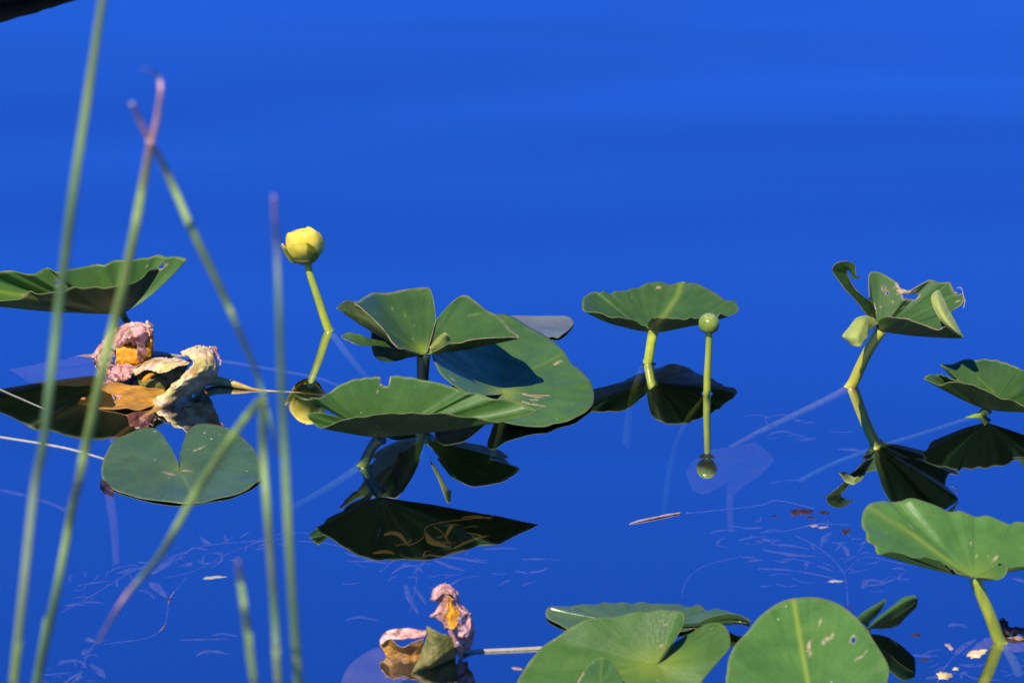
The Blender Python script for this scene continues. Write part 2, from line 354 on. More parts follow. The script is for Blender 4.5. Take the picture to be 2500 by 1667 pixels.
def blade(name, parent, sectors, mats, thick=.0008, ring=26, sub=7, cup=1.35, ruffle=(0, 0), midribs=(), yc=1.0, yr=40, marks=(), holes=(), edge=.5, fine=.0010, crumple=0.0, flip=False, lean=1, leany=0, keep=None):
    x0f, x1f, yff = keep or (1e9, -1e9, 0)
    """leaf blade: each sector is (centre, outline) given as (x, y, h); fan of smooth rays from the centre to the outline"""
    V, F, fan, tint = [], [], [], []
    nrm = Vector((0, 0, 0)); first = sectors[0][0]
    for C, outl in sectors:
        if lean != 1: outl = [(x, y, C[2]+(h-C[2])*(lean if y < C[1]-leany and not (x0f <= x <= x1f and y > yff) else 1)) for x, y, h in outl]
        cw = P(*C); rim = [P(*p) for p in outl]; rim = cr(rim, sub); n = len(rim); base = len(V)
        for k in range(ring+1):
            t = (k+.0)/ring; t = max(t, .004)
            for i in range(n):
                o = rim[i]; d = o-cw
                p = cw+d*t
                p.z = cw.z + d.z*(t**cup)
                th = math.atan2(d.y, d.x)
                p.z += ruffle[0]/K*math.sin(th*ruffle[1]+1.0+2*math.sin(th*2))*t**3
                p.z += fine*noise.noise(Vector((p.x*28, p.y*28, 2.0)))*min(1, 3*t)
                if crumple: p += Vector((noise.noise(p*60), noise.noise(p*60+Vector((9, 0, 0))), noise.noise(p*60+Vector((0, 9, 0)))))*crumple*t
                V.append(p); fan.append((math.cos(th), math.sin(th), t))
                q = proj(p)
                g = yc*.85*math.exp(-((q[0]-C[0])**2+((q[1]-C[1])*1.7)**2)/(yr*yr))
                for (ml, mw, ms) in midribs:
                    g = max(g, ms*math.exp(-(poly_dist(q, ml)/mw)**2))
                mk = 0.0
                for (ml, mw) in marks:
                    dd = poly_dist(q, ml)
                    if dd < mw*3: mk = max(mk, 1-max(0, min(1, (dd*(1+.8*noise.noise(p*260))-mw*.35)/(mw*.6+.01)))) 
                e = max(0, (t-.965)/.035)*edge*(.35+.65*max(0, noise.noise(p*90)+.4)) if 3 < i < n-3 or True else 0
                for hp in holes:
                    cx = sum(a for a, _ in hp)/len(hp); cy = sum(b for _, b in hp)/len(hp)
                    if abs(q[0]-cx) < 60 and abs(q[1]-cy) < 60:
                        dd = poly_dist(q, list(hp)+[hp[0]])
                        mk = max(mk, max(0, 1-dd/4.5)*.9)
                tint.append((mk, min(1, g), min(1, e), 1))
        ff = []
        for k in range(ring):
            for i in range(n-1):
                a = base+k*n+i; b = a+1; c = b+n; d2 = a+n
                ctr = proj((V[a]+V[b]+V[c]+V[d2])/4)
                if any(inside(ctr, hp) for hp in holes): continue
                ff.append((a, b, c, d2))
        for q in ff: 
            nrm += (V[q[1]]-V[q[0]]).cross(V[q[3]]-V[q[0]])
        F += ff
    if (nrm.z < 0) != flip: F = [tuple(reversed(q)) for q in F]
    return mesh_obj(name, V, F, mats, parent, attrs={'fan': ('FLOAT_VECTOR', fan), 'tint': ('FLOAT_COLOR', tint)}, solid=thick)

def patch(name, parent, rows, mats, thick=.0006, su=11, sv=11, crumple=.0, cfreq=60, flip=False, ragged=0.0, seed=0, yellow=0.0):
    """sheet through a grid of (x, y, h) points, smooth both ways"""
    g = [cr([P(*p) for p in r], su) for r in rows]; m = len(g[0])
    cols = [cr([g[r][i] for r in range(len(g))], sv) for i in range(m)]; n = len(cols[0])
    V, fan, tint = [], [], []
    so_ = Vector((seed*3.1, seed*1.7, seed))
    for j in range(n):
        for i in range(m):
            p = cols[i][j].copy()
            if crumple:
                q = p*cfreq+so_
                p += Vector((noise.noise(q), noise.noise(q+Vector((7, 0, 0))), noise.noise(q+Vector((0, 7, 0)))))*crumple
                q2 = q*2.7
                fold = abs(noise.noise(q*1.6+Vector((3, 3, 0))))+.5*abs(noise.noise(q*4.1))
                p.z -= crumple*1.5*(fold-.3)
                p.y += crumple*1.0*(fold-.3)
                p += Vector((noise.noise(q2), noise.noise(q2+Vector((7, 0, 0))), noise.noise(q2+Vector((0, 7, 0)))))*crumple*.4
            V.append(p); fan.append((i/m*2, j/n*2, j/n)); 
            e = 1 if (i < 1 or i >= m-1 or j < 1 or j >= n-1) else 0
            tint.append((0, yellow, e*.6, 1))
    F = []
    for j in range(n-1):
        for i in range(m-1):
            if ragged:
                em = min(i, m-2-i, j, n-2-j)
                if em < 3 and noise.noise(Vector((i*.45+seed, j*.45, seed*2.3))) > ragged+.22*em-.2: continue
            a = j*m+i; q = (a, a+1, a+m+1, a+m)
            F.append(tuple(reversed(q)) if flip else q)
    return mesh_obj(name, V, F, mats, parent, attrs={'fan': ('FLOAT_VECTOR', fan), 'tint': ('FLOAT_COLOR', tint)}, solid=thick)

G_PAD = 'yellow pond lily leaves raised on stalks'
G_FLOAT = 'pond lily leaves lying on the water'
def pad(label, base, group=G_PAD): return thing('lily_pad', label, 'lily pad', P(*base), group)

# ------------------------------------------------------------------ LEAF far left
t = pad('long wavy folded green leaf cut by the left picture edge behind two reeds', (330, 845, 0))
C = (298, 762, 78)
blade('leaf_blade', t, [(C, [(352, 705, 100), (387, 680, 130), (412, 655, 175), (456, 636, 215), (435, 627, 222), (408, 628, 222), (387, 622, 226), (366, 628, 222), (343, 630, 222), (313, 636, 220), (280, 635, 220),
    (256, 646, 214), (235, 645, 214), (203, 652, 212), (164, 658, 182), (137, 664, 180), (113, 654, 212), (83, 667, 178), (60, 668, 174), (27, 661, 176), (0, 663, 172), (-40, 672, 150), (-80, 692, 140), (-95, 722, 130),
    (-60, 740, 125), (-20, 735, 138), (20, 733, 148), (48, 729, 158), (71, 711, 174), (92, 718, 170), (128, 712, 178), (150, 712, 182), (179, 699, 192), (203, 703, 190), (232, 699, 193), (256, 702, 190), (286, 696, 193), (322, 690, 190),
    (346, 678, 192), (363, 660, 200), (384, 656, 196), (387, 663, 184)])],
    [M['mid'], M['under'], M['rim']], cup=1.5, lean=.74, leany=70, keep=(-100, 390, 655.5), midribs=[([(298, 762), (0, 712), (-90, 715)], 5, .45)],
    holes=[[(134, 688), (144, 686), (147, 692), (139, 697)], [(388, 652), (394, 644), (406, 648), (394, 655)]], marks=[([(137, 692)], 5), ([(155, 694), (160, 697)], 3.5), ([(207, 686)], 1.6), ([(358, 645), (360, 652)], 2), ([(390, 650), (404, 648)], 3), ([(56, 719)], 2), ([(11, 705)], 2)], yr=60)
stem(t, [(296, 762, 78), (306, 778, 62), (320, 800, 40), (338, 835, 4), (350, 870, -30), (372, 960, -120)], [22, 17, 16, 16, 16, 16], M['stemshade'])

# ------------------------------------------------------------------ LEAF two-lobed centre
t = pad('torn two lobed green leaf standing up like butterfly wings in the middle', (1030, 978, 0))
C = (1036, 864, 110)
left = [(1050, 838, 125), (1058, 812, 138), (1064, 784, 150), (1061, 752, 164), (1056, 723, 176), (1048, 704, 184), (1031, 702, 186), (992, 706, 188), (945, 715, 192), (913, 714, 202), (895, 722, 212), (878, 734, 222),
        (868, 736, 228), (866, 742, 232), (878, 748, 228), (893, 762, 222), (909, 776, 215), (922, 789, 208), (935, 802, 202), (946, 816, 196), (954, 830, 190), (964, 841, 184), (973, 849, 176), (986, 850, 168), (1002, 855, 154), (1018, 860, 136)]
right = [(1044, 858, 117), (1050, 836, 128), (1058, 808, 142), (1064, 786, 153), (1072, 771, 160), (1094, 746, 174), (1117, 726, 185), (1136, 720, 187), (1152, 728, 184), (1170, 742, 178), (1187, 757, 172), (1216, 772, 168), (1235, 790, 165), (1247, 806, 162),
         (1263, 816, 160), (1268, 825, 158), (1258, 823, 165), (1243, 822, 170), (1228, 823, 174), (1195, 824, 177), (1158, 827, 178), (1140, 831, 174), (1126, 836, 168), (1112, 837, 164), (1099, 838, 160), (1085, 846, 148), (1068, 856, 132), (1054, 864, 118)]
blade('leaf_blade', t, [(C, left[::-1]), (C, right)], [M['deep'], M['under'], M['tanrim']], cup=1.25, yr=45, edge=1.0,
    marks=[([(1191, 764)], 3), ([(1191, 764), (1195, 765)], 2.2), ([(1063, 847), (1045, 856)], 2), ([(957, 754)], 1.4), ([(1047, 741)], 1.5), ([(963, 796)], 1.4), ([(1026, 825)], 1.6)], midribs=[([(983, 762), (993, 774)], 1.5, .5), ([(1145, 770), (1172, 766)], 1.6, .45)])
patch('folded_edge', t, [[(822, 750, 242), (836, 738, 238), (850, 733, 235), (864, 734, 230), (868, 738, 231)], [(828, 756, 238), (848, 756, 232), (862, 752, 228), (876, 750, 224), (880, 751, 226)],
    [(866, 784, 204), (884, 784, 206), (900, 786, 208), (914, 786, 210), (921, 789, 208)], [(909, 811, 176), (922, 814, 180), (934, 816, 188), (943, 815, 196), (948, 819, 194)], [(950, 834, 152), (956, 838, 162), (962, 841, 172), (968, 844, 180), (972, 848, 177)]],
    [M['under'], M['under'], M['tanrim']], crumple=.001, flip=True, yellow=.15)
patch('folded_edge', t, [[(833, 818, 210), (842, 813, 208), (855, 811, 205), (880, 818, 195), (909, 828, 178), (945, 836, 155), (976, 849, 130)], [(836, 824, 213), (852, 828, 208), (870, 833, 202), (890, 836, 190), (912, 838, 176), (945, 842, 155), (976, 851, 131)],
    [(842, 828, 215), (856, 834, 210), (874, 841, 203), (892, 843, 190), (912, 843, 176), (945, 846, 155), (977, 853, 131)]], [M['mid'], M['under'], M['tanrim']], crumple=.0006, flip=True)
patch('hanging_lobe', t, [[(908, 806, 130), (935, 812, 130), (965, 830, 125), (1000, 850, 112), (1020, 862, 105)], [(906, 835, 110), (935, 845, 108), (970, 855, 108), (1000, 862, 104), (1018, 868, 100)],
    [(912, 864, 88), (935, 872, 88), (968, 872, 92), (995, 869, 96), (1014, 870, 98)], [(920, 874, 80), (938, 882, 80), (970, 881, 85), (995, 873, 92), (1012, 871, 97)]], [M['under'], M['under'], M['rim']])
patch('rolled_flap', t, [[(1047, 848, 135), (1056, 838, 150), (1068, 824, 172), (1084, 812, 198), (1091, 814, 200)], [(1050, 853, 138), (1062, 842, 156), (1076, 830, 176), (1090, 818, 200), (1097, 822, 198)], [(1056, 858, 134), (1070, 850, 150), (1084, 840, 168), (1097, 832, 180), (1099, 834, 176)]],
    [M['underlit'], M['under'], M['tanrim']], flip=True)
stem(t, [(1034, 866, 108), (1033, 885, 90), (1032, 920, 56), (1030, 978, 0), (1028, 1040, -60), (1025, 1130, -140)], [34, 31, 28, 27, 26, 24], M['stemshade'])

# ------------------------------------------------------------------ LEAF big flat half floating, behind centre
t = pad('large broad oval leaf resting half on the water, shaded by the torn leaf', (1232, 985, 0))
C = (1228, 961, 12)
blade('leaf_blade', t, [(C, [(1180, 964, 40), (1145, 961, 55), (1117, 945, 70), (1085, 922, 84), (1069, 899, 92), (1060, 880, 92), (1056, 862, 90), (1075, 835, 80), (1110, 810, 62), (1150, 788, 46), (1190, 772, 34), (1222, 767, 26), (1238, 769, 24), (1267, 782, 20), (1292, 798, 16), (1324, 814, 14), (1349, 830, 12),
    (1375, 855, 10), (1394, 884, 9), (1423, 909, 8), (1442, 932, 8), (1450, 962, 5), (1445, 990, 5), (1426, 1008, 5), (1394, 1025, 6), (1356, 1034, 7), (1334, 1041, 8), (1300, 1040, 11), (1260, 1038, 16), (1231, 1030, 26), (1205, 1020, 40), (1190, 1006, 42), (1200, 990, 32), (1212, 976, 22)])],
    [M['mid'], M['under'], M['rim']], cup=1.1, ruffle=(1.0, 17), yr=36, marks=[([(1355, 888), (1361, 886), (1368, 884)], 4), ([(1272, 958), (1280, 962), (1300, 968), (1320, 969)], 2.0), ([(1296, 964), (1330, 965), (1344, 965)], 1.5), ([(1275, 980), (1292, 985), (1310, 988), (1332, 991)], 2.2), ([(1292, 976), (1314, 975)], 1.6),
     ([(1102, 922), (1108, 930)], 3), ([(1148, 956)], 3)], midribs=[([(1228, 960), (1300, 900), (1380, 862)], 3, .25)])
stem(t, [(1228, 964, 9), (1230, 975, 0), (1225, 1040, -50), (1200, 1130, -150)], [18, 18, 17, 16], M['stemshade'])

# ------------------------------------------------------------------ LEAF front taco
t = pad('wide boat shaped folded leaf with a square bite out of its top edge', (885, 1137, 0))
C = (925, 1066, 72)
back = [(905, 1050, 85), (880, 1035, 100), (852, 1020, 120), (820, 1000, 140), (792, 984, 155), (766, 975, 165), (756, 972, 168), (776, 972, 172), (801, 958, 188), (830, 939, 202), (858, 927, 212), (893, 922, 216), (925, 920, 217), (949, 918, 218), (973, 918, 218), (1015, 924, 214), (1056, 932, 208),
        (1101, 944, 197), (1126, 951, 191), (1145, 960, 185), (1165, 960, 180), (1180, 965, 175), (1206, 974, 167), (1238, 976, 160), (1273, 985, 148), (1300, 998, 138), (1314, 1003, 134)]
back = [(x, y, 72+(h-72)*(1 if x < 790 else .80+.2*max(0, min(1, (x-1120)/190)))) for x, y, h in back]
def hx(pts, table):      # set the height of rim points from a table over x
    out = []
    for x, y, h in pts:
        for (a, ha), (b, hb) in zip(table, table[1:]):
            if a <= x <= b: h = ha+(hb-ha)*(x-a)/(b-a)
        out.append((x, y, h))
    return out
front = [(1314, 1003, 134), (1290, 1012, 132), (1262, 1020, 132), (1235, 1026, 132), (1216, 1030, 130), (1190, 1024, 136), (1165, 1019, 140), (1133, 1016, 142), (1094, 1010, 148), (1060, 1010, 146), (1037, 1010, 147), (1005, 1007, 148), (973, 1008, 146), (945, 1008, 146), (919, 1011, 142), (887, 1016, 138),
         (852, 1021, 132), (830, 1027, 128), (805, 1036, 120), (782, 1044, 114), (768, 1034, 124), (750, 1014, 145), (763, 1007, 148), (798, 1010, 142), (836, 1020, 128), (880, 1038, 105), (905, 1052, 88)]
fr1 = hx(front[:-7], [(780, 124), (849, 156), (909, 172), (1028, 173), (1111, 164), (1162, 152), (1248, 140), (1320, 134)])
front = fr1+front[-7:]
blade('leaf_blade', t, [(C, back), (C, front)], [M['mid'], M['under'], M['rim']], cup=1.12, ruffle=(1.0, 19), yr=26, yc=.6,
    holes=[[(926, 905), (927, 925), (931, 940), (949, 940), (951, 925), (948, 905)]], marks=[([(919, 1036), (925, 1040)], 3), ([(1126, 1025)], 2), ([(921, 952), (922, 956)], 1.6), ([(1063, 945)], 1.6)])
stem(t, [(932, 1068, 68), (924, 1073, 62), (908, 1092, 44), (888, 1132, 3), (880, 1140, -6), (820, 1180, -50), (700, 1250, -150)], [34, 30, 24, 25, 24, 20, 18], M['stemshade'])

# ------------------------------------------------------------------ LEAF funnel, right of centre
t = pad('fan shaped crinkled leaf raised on a short yellow stalk behind the round pod', (1582, 884, 0))
C = (1592, 808, 66)
blade('leaf_blade', t, [(C, [(1585, 800, 76), (1583, 790, 92), (1591, 777, 118), (1601, 773, 128), (1630, 775, 134), (1652, 776, 134), (1673, 778, 132), (1691, 774, 132), (1709, 777, 126), (1735, 774, 122), (1751, 773, 118), (1759, 766, 120), (1773, 769, 112), (1791, 767, 106), (1803, 756, 104), (1800, 744, 106), (1793, 735, 108), (1776, 736, 106),
    (1762, 726, 108), (1744, 712, 110), (1726, 706, 108), (1709, 696, 110), (1684, 688, 108), (1659, 686, 105), (1634, 692, 102), (1609, 687, 108), (1580, 694, 108), (1555, 704, 108), (1537, 706, 112), (1526, 712, 112), (1505, 711, 116), (1492, 718, 114), (1475, 710, 122), (1464, 714, 122), (1448, 710, 126), (1426, 724, 130), (1422, 744, 128), (1426, 760, 126),
    (1451, 761, 126), (1472, 766, 124), (1494, 773, 120), (1515, 773, 120), (1534, 777, 114), (1548, 782, 106), (1566, 791, 94), (1580, 799, 82), (1586, 803, 74)])],
    [M['deep'], M['under'], M['rim']], cup=1.55, ruffle=(1.0, 31), yr=18, midribs=[([(1598, 795), (1625, 765), (1655, 720), (1663, 690)], 7, .5)], marks=[([(1765, 744)], 2), ([(1600, 700), (1612, 703)], 1.8)], fine=.002)
stem(t, [(1594, 806, 68), (1593, 818, 58), (1589, 840, 40), (1582, 884, 0), (1570, 905, -30), (1550, 960, -95), (1535, 1040, -190), (1515, 1200, -340)], [32, 25, 23, 24, 24, 24, 24, 24], M['stem'])

# ------------------------------------------------------------------ POD
base = (1725, 963, 0)
t = thing('seed_pod', 'round green seed pod on a straight upright stalk', 'seed pod', P(*base))
stem(t, [(1732, 806, 160), (1730, 860, 106), (1727, 920, 46), (1725, 963, 0), (1712, 985, -45), (1675, 1035, -120), (1640, 1130, -240), (1620, 1260, -360)], [15, 16.5, 18, 18.5, 18, 18, 18, 17], M['stem'], name='stalk')
def lathe(name, parent, c, prof, mat, seg=40, axis=Vector((0, 0, 1)), lump=0):
    q = Vector((0, 0, 1)).rotation_difference(axis.normalized()); v, f = [], []
    for (r, z) in prof:
        for k in range(seg):
            a = 2*math.pi*k/seg; rr = r*(1+lump*math.sin(a*9))
            v.append(c+q @ Vector((rr*math.cos(a), rr*math.sin(a), z)))
    for j in range(len(prof)-1):
        for k in range(seg): a = j*seg+k; b = j*seg+(k+1) % seg; f.append((a, b, b+seg, a+seg))
    f.append(tuple(range(seg))[::-1]); f.append(tuple((len(prof)-1)*seg+k for k in range(seg)))
    return mesh_obj(name, v, f, mat, parent)
pc = P(1731, 789, 175); u = 1/S
prof = [(7, -19), (14, -20), (20, -16.5), (24, -9), (25.2, 0), (24, 7.5), (20.5, 14), (17, 17.5), (15.5, 18.6)]
lathe('pod', t, pc, cr_prof := [(p[0]*u, p[1]*u) for p in [tuple(q) for q in cr([Vector((a, b, 0)) for a, b in prof], 4)]], M['pod'], axis=Vector((.05, 0, 1)))
lathe('cap', t, pc, [(14.5*u, 17.4*u), (15.2*u, 18.6*u), (13.6*u, 20.4*u), (7*u, 20.8*u), (1*u, 20.2*u)], M['podcap'], axis=Vector((.05, 0, 1)), lump=.04)
tube('seam_ridge', [pc+Vector((math.sin(a)*25.3*math.sin(.35)*1.0, -math.sin(a)*25.3*math.cos(.35), math.cos(a)*20.0))*u for a in (0.75, 1.0, 1.3, 1.6)], [.0005]*4, M['podcap'], t, seg=8)

# ------------------------------------------------------------------ FLOWER
base = (803, 806, 0)
t = thing('lily_flower', 'half open yellow cup flower on a leaning green stalk', 'flower', P(*base))
stem(t, [(752, 642, 156), (757, 670, 130), (776, 728, 76), (803, 806, 0), (822, 830, -20), (850, 868, -50), (880, 905, -85), (905, 930, -115)], [18, 17, 19.5, 22, 19, 18, 17, 16], M['stem'], name='stalk')
def ball(x, y, k, off=0):                # a point of the cup: k > 0 bulges to the viewer's side, k < 0 to the far side
    q = math.sqrt(max(0, 48.5**2-(x-745)**2-(y-600)**2))
    return (x, y, 797-y+.394*(k*q+off))
def sepal(rows, k, off, green, edge_orange=.5, kf=None):
    g = [cr([P(*ball(x, y, k, off)) for x, y in rw], 7) for rw in rows]; m = len(g[0])
    cols = [cr([a[i] for a in g], 7) for i in range(m)]; n = len(cols[0]); V, T = [], []
    for j in range(n):
        for i in range(m):
            p = cols[i][j].copy(); p += Vector((0, 1, 0))*.0006*noise.noise(p*90+Vector((k*5, off, 0))); V.append(p)
            x, y = proj(p); gg = max(0, min(.92, green(x, y)+.15*noise.noise(p*150)))
            e = max(0, 1-min(i, m-1-i)/2.0)*.6 + max(0, (j-(n-3))/2)*.5
            T.append((0, gg, min(1, e*edge_orange), 1))
    F = [(j*m+i, j*m+i+1, j*m+i+m+1, j*m+i+m) for j in range(n-1) for i in range(m-1)]
    if k < 0: F = [tuple(reversed(q)) for q in F]
    mesh_obj('sepal', V, F, M['petal'], t, attrs={'tint': ('FLOAT_COLOR', T)}, solid=.0010)
gb = lambda x, y: (y-618)/12
sepal([[(716, 636), (735, 640), (755, 640), (774, 632)], [(702, 606), (725, 612), (762, 612), (790, 604)], [(699, 582), (724, 584), (762, 584), (791, 588)], [(708, 568), (726, 560), (756, 558), (778, 570)]], -1, 0, gb)
sepal([[(722, 637), (736, 640), (752, 640), (764, 637)], [(712, 606), (730, 610), (752, 612), (772, 608)], [(712, 578), (728, 578), (752, 578), (768, 578)], [(716, 567), (730, 562), (750, 559), (766, 564)]], .3, 0, gb, .2)
sepal([[(712, 633), (725, 639), (740, 641), (753, 639)], [(699, 607), (716, 613), (736, 616), (752, 614)], [(696.5, 585), (713, 586), (734, 586), (750, 587)], [(700, 572), (716, 570), (732, 568), (746, 570)], [(703, 568), (719, 566), (731, 563), (744, 565)]], .95, 0, gb, .8)
sepal([[(741, 638), (752, 641), (765, 638), (776, 629)], [(736, 613), (756, 617), (775, 617), (788.5, 612)], [(733, 590), (754, 590), (776, 592), (793, 595)], [(738, 569), (753, 567), (771, 570), (787, 577)], [(742, 564), (752, 552), (767, 560), (781, 569)]], 1.0, 1.5, lambda x, y: (y-620)/9+(x-790)/40, .9)
sepal([[(722, 640), (738, 643), (754, 643), (768, 637)], [(711, 626), (731, 633), (756, 632), (776, 624)], [(707, 609), (727, 612), (752, 612), (775, 616)], [(713, 596), (728, 592), (746, 591), (766, 604)]], 1.05, 4, lambda x, y: max((x-746)/7, (y-622-(740-x)*.15)/7), .5)
sepal([[(712, 642), (720, 643), (728, 642)], [(700, 628), (708, 632), (716, 634)], [(691, 612), (698, 614), (704, 616)], [(686, 598), (690, 595), (696, 601)]], .5, 6, lambda x, y: (y-598)/10, .8)
lathe('receptacle', t, P(748, 634, 163), [(4*u, -13*u), (12*u, -10*u), (24*u, -3*u), (33*u, 6*u), (37*u, 13*u)], M['budbase'], axis=Vector((-.12, .05, 1)))
tube('receptacle', [P(*ball(748, 626, 0)), P(*ball(750, 634, 0)), P(*ball(751.5, 641, 0)), P(*ball(752.5, 646, 0))], [16*.48/S*2, 13/S, 10/S, 8.6/S], M['stemshade'], t)

# ------------------------------------------------------------------ LEAF torn right
t = pad('ragged insect eaten leaf with a folded pale tip on a yellow red stalk', (2078, 942, 0))
C = (2145, 806, 142)
blade('leaf_blade', t, [(C, [(2130, 772, 172), (2124, 745, 200), (2122, 705, 236), (2122, 672, 264), (2126, 665, 270), (2133, 663, 271), (2148, 665, 268), (2174, 679, 256), (2192, 692, 246), (2197, 702, 238), (2217, 709, 234), (2229, 706, 236), (2238, 701, 238), (2261, 688, 246), (2273, 683, 248), (2291, 688, 245), (2304, 689, 244), (2319, 689, 243), (2324, 698, 240), (2331, 712, 235), (2347, 716, 235),
    (2354, 728, 232), (2348, 744, 222), (2330, 755, 214), (2322, 762, 208), (2330, 778, 204), (2342, 802, 198), (2353, 824, 194), (2340, 815, 204), (2318, 800, 218), (2307, 797, 222), (2297, 803, 220), (2286, 804, 220), (2261, 794, 226), (2235, 785, 228), (2217, 778, 228), (2199, 776, 225), (2184, 774, 218), (2169, 772, 207), (2157, 776, 188), (2147, 783, 168)])],
    [M['deep'], M['under'], M['tanrim']], cup=1.25, yr=24, yc=.5, edge=.8, lean=.78, leany=48,
    holes=[[(2202, 716), (2212, 719), (2236, 716), (2244, 719), (2241, 728), (2228, 732), (2206, 730)], [(2340, 706), (2336, 716), (2342, 718), (2350, 712), (2350, 700)], [(2128, 746), (2134, 744), (2137, 756), (2133, 760)], [(2154, 702), (2158, 700), (2160, 704), (2156, 707)], [(2163, 712), (2167, 710), (2168, 717), (2165, 719)]],
    marks=[([(2190, 697), (2196, 710), (2218, 716), (2232, 712)], 9), ([(2131, 742), (2136, 752), (2138, 764)], 4), ([(2150, 750)], 3), ([(2174, 734), (2182, 738)], 2), ([(2202, 752), (2210, 748)], 2), ([(2175, 765)], 2), ([(2215, 820), (2224, 822)], 3), ([(2334, 738), (2338, 735)], 2)])
patch('torn_strip', t, [[(2134, 778, 168), (2115, 768, 178), (2092, 738, 206), (2064, 707, 236), (2038, 674, 262), (2031, 662, 272), (2034, 650, 284), (2045, 640, 294), (2062, 637, 297), (2077, 640, 294), (2088, 650, 286), (2090, 664, 278), (2092, 674, 272), (2101, 674, 270)],
    [(2136, 766, 170), (2120, 752, 188), (2102, 730, 210), (2078, 700, 238), (2056, 672, 262), (2050, 663, 270), (2052, 656, 278), (2058, 650, 284), (2066, 649, 286), (2074, 652, 284), (2082, 660, 279), (2085, 668, 274), (2090, 677, 270), (2100, 677, 269)],
    [(2137, 756, 176), (2124, 736, 196), (2110, 725, 212), (2092, 708, 232), (2078, 688, 250), (2070, 672, 262), (2067, 664, 269), (2068, 660, 273), (2071, 660, 274), (2075, 664, 272), (2078, 669, 270), (2082, 676, 268), (2088, 681, 267), (2099, 679, 268)]], [M['deep'], M['under'], M['tanrim']], crumple=.0006, flip=False)
patch('folded_tip', t, [[(2287, 709, 262), (2275, 721, 262), (2276, 744, 255), (2288, 770, 242), (2305, 790, 230), (2330, 810, 214), (2352, 824, 198)], [(2292, 709, 262), (2288, 721, 266), (2292, 744, 262), (2304, 768, 250), (2318, 790, 236), (2336, 810, 218), (2353, 825, 198)],
    [(2296, 712, 258), (2299, 720, 258), (2308, 740, 252), (2320, 763, 240), (2332, 786, 226), (2345, 808, 212), (2354, 825, 196)]], [M['underlit'], M['underlit'], M['tanrim']], crumple=.0005, flip=True)
patch('hanging_flap', t, [[(2088, 777, 188), (2100, 771, 186), (2118, 770, 180), (2136, 778, 170), (2146, 790, 160)], [(2080, 788, 186), (2094, 782, 192), (2110, 780, 192), (2124, 788, 180), (2134, 798, 166)], [(2066, 806, 176), (2084, 802, 184), (2102, 800, 186), (2116, 800, 180), (2125, 806, 170)], [(2055, 821, 164), (2074, 824, 172), (2094, 822, 176), (2110, 820, 172), (2118, 826, 164)], [(2072, 834, 156), (2078, 842, 154), (2092, 846, 156), (2104, 845, 156), (2105, 832, 162)]],
    [M['underlit'], M['under'], M['tanrim']], crumple=.0009, flip=True, seed=3)
stem(t, [(2149, 808, 143), (2143, 818, 134), (2122, 852, 96), (2100, 896, 48), (2078, 942, 0), (2050, 960, -14), (1990, 990, -32), (1860, 1052, -75), (1780, 1095, -110)], [36, 28, 26, 27, 28, 20, 18, 16, 14], M['stemred'])
for k, pl in enumerate(([(2335, 704, 238), (2345, 702, 240), (2350, 710, 238)], [(2352, 722, 232), (2356, 735, 228), (2352, 752, 222)], [(2350, 712, 236), (2352, 722, 232), (2354, 728, 232)])):
    stem(t, pl, 2.2, M['twig'], name='torn_vein', seg=6)

# ------------------------------------------------------------------ LEAF right edge, upper
t = pad('shiny dark green folded leaf with a deep notch at the right picture edge', (2392, 1013, 0))
C = (2412, 998, 18)
bk = [(2385, 965, 52), (2350, 934, 84), (2337, 922, 92), (2324, 911, 98), (2308, 899, 106), (2296, 890, 112), (2310, 889, 114), (2324, 888, 116), (2345, 881, 124), (2368, 876, 132), (2393, 877, 134), (2410, 876, 138), (2427, 879, 136), (2440, 880, 138), (2452, 886, 134), (2463, 887, 136), (2474, 894, 132), (2486, 896, 134), (2498, 903, 130), (2530, 914, 124), (2570, 935, 112), (2600, 965, 90), (2610, 985, 70)]
ft_ = [(2610, 985, 70), (2590, 1000, 60), (2560, 1005, 56), (2525, 996, 62), (2500, 989, 62), (2480, 979, 66), (2452, 974, 64), (2432, 964, 68), (2414, 957, 68), (2398, 947, 72), (2381, 942, 72), (2363, 935, 76), (2350, 934, 76), (2330, 932, 80), (2314, 931, 86), (2306, 934, 84), (2296, 938, 82), (2278, 934, 88), (2263, 928, 94), (2257, 922, 98), (2263, 915, 103), (2286, 913, 104), (2312, 920, 96), (2337, 930, 86), (2352, 937, 78), (2385, 970, 46)]
ft_ = hx(ft_, [(2257, 95), (2290, 98), (2320, 104), (2360, 103), (2400, 95), (2450, 80), (2500, 66), (2620, 60)])
ft_ = [p if p[1] > 921 or p[0] > 2340 else (p[0], p[1], p[2]+4) for p in ft_]
ft_[-1] = (2385, 970, 46)
blade('leaf_blade', t, [(C, bk), (C, ft_)], [M['deep'], M['under'], M['rim']], cup=1.2, lean=.8, leany=84, ruffle=(1.5, 15), yr=20, yc=.3, marks=[([(2326, 896), (2330, 897)], 3)], midribs=[([(2385, 920), (2430, 960)], 1.6, .4)])
stem(t, [(2413, 999, 17), (2402, 1004, 9), (2391, 1013, 0), (2340, 1030, -8), (2240, 1062, -24), (2150, 1090, -42), (2040, 1130, -70), (1950, 1175, -100)], [24, 20, 16, 11, 11, 12, 13, 13], M['stemshade'])

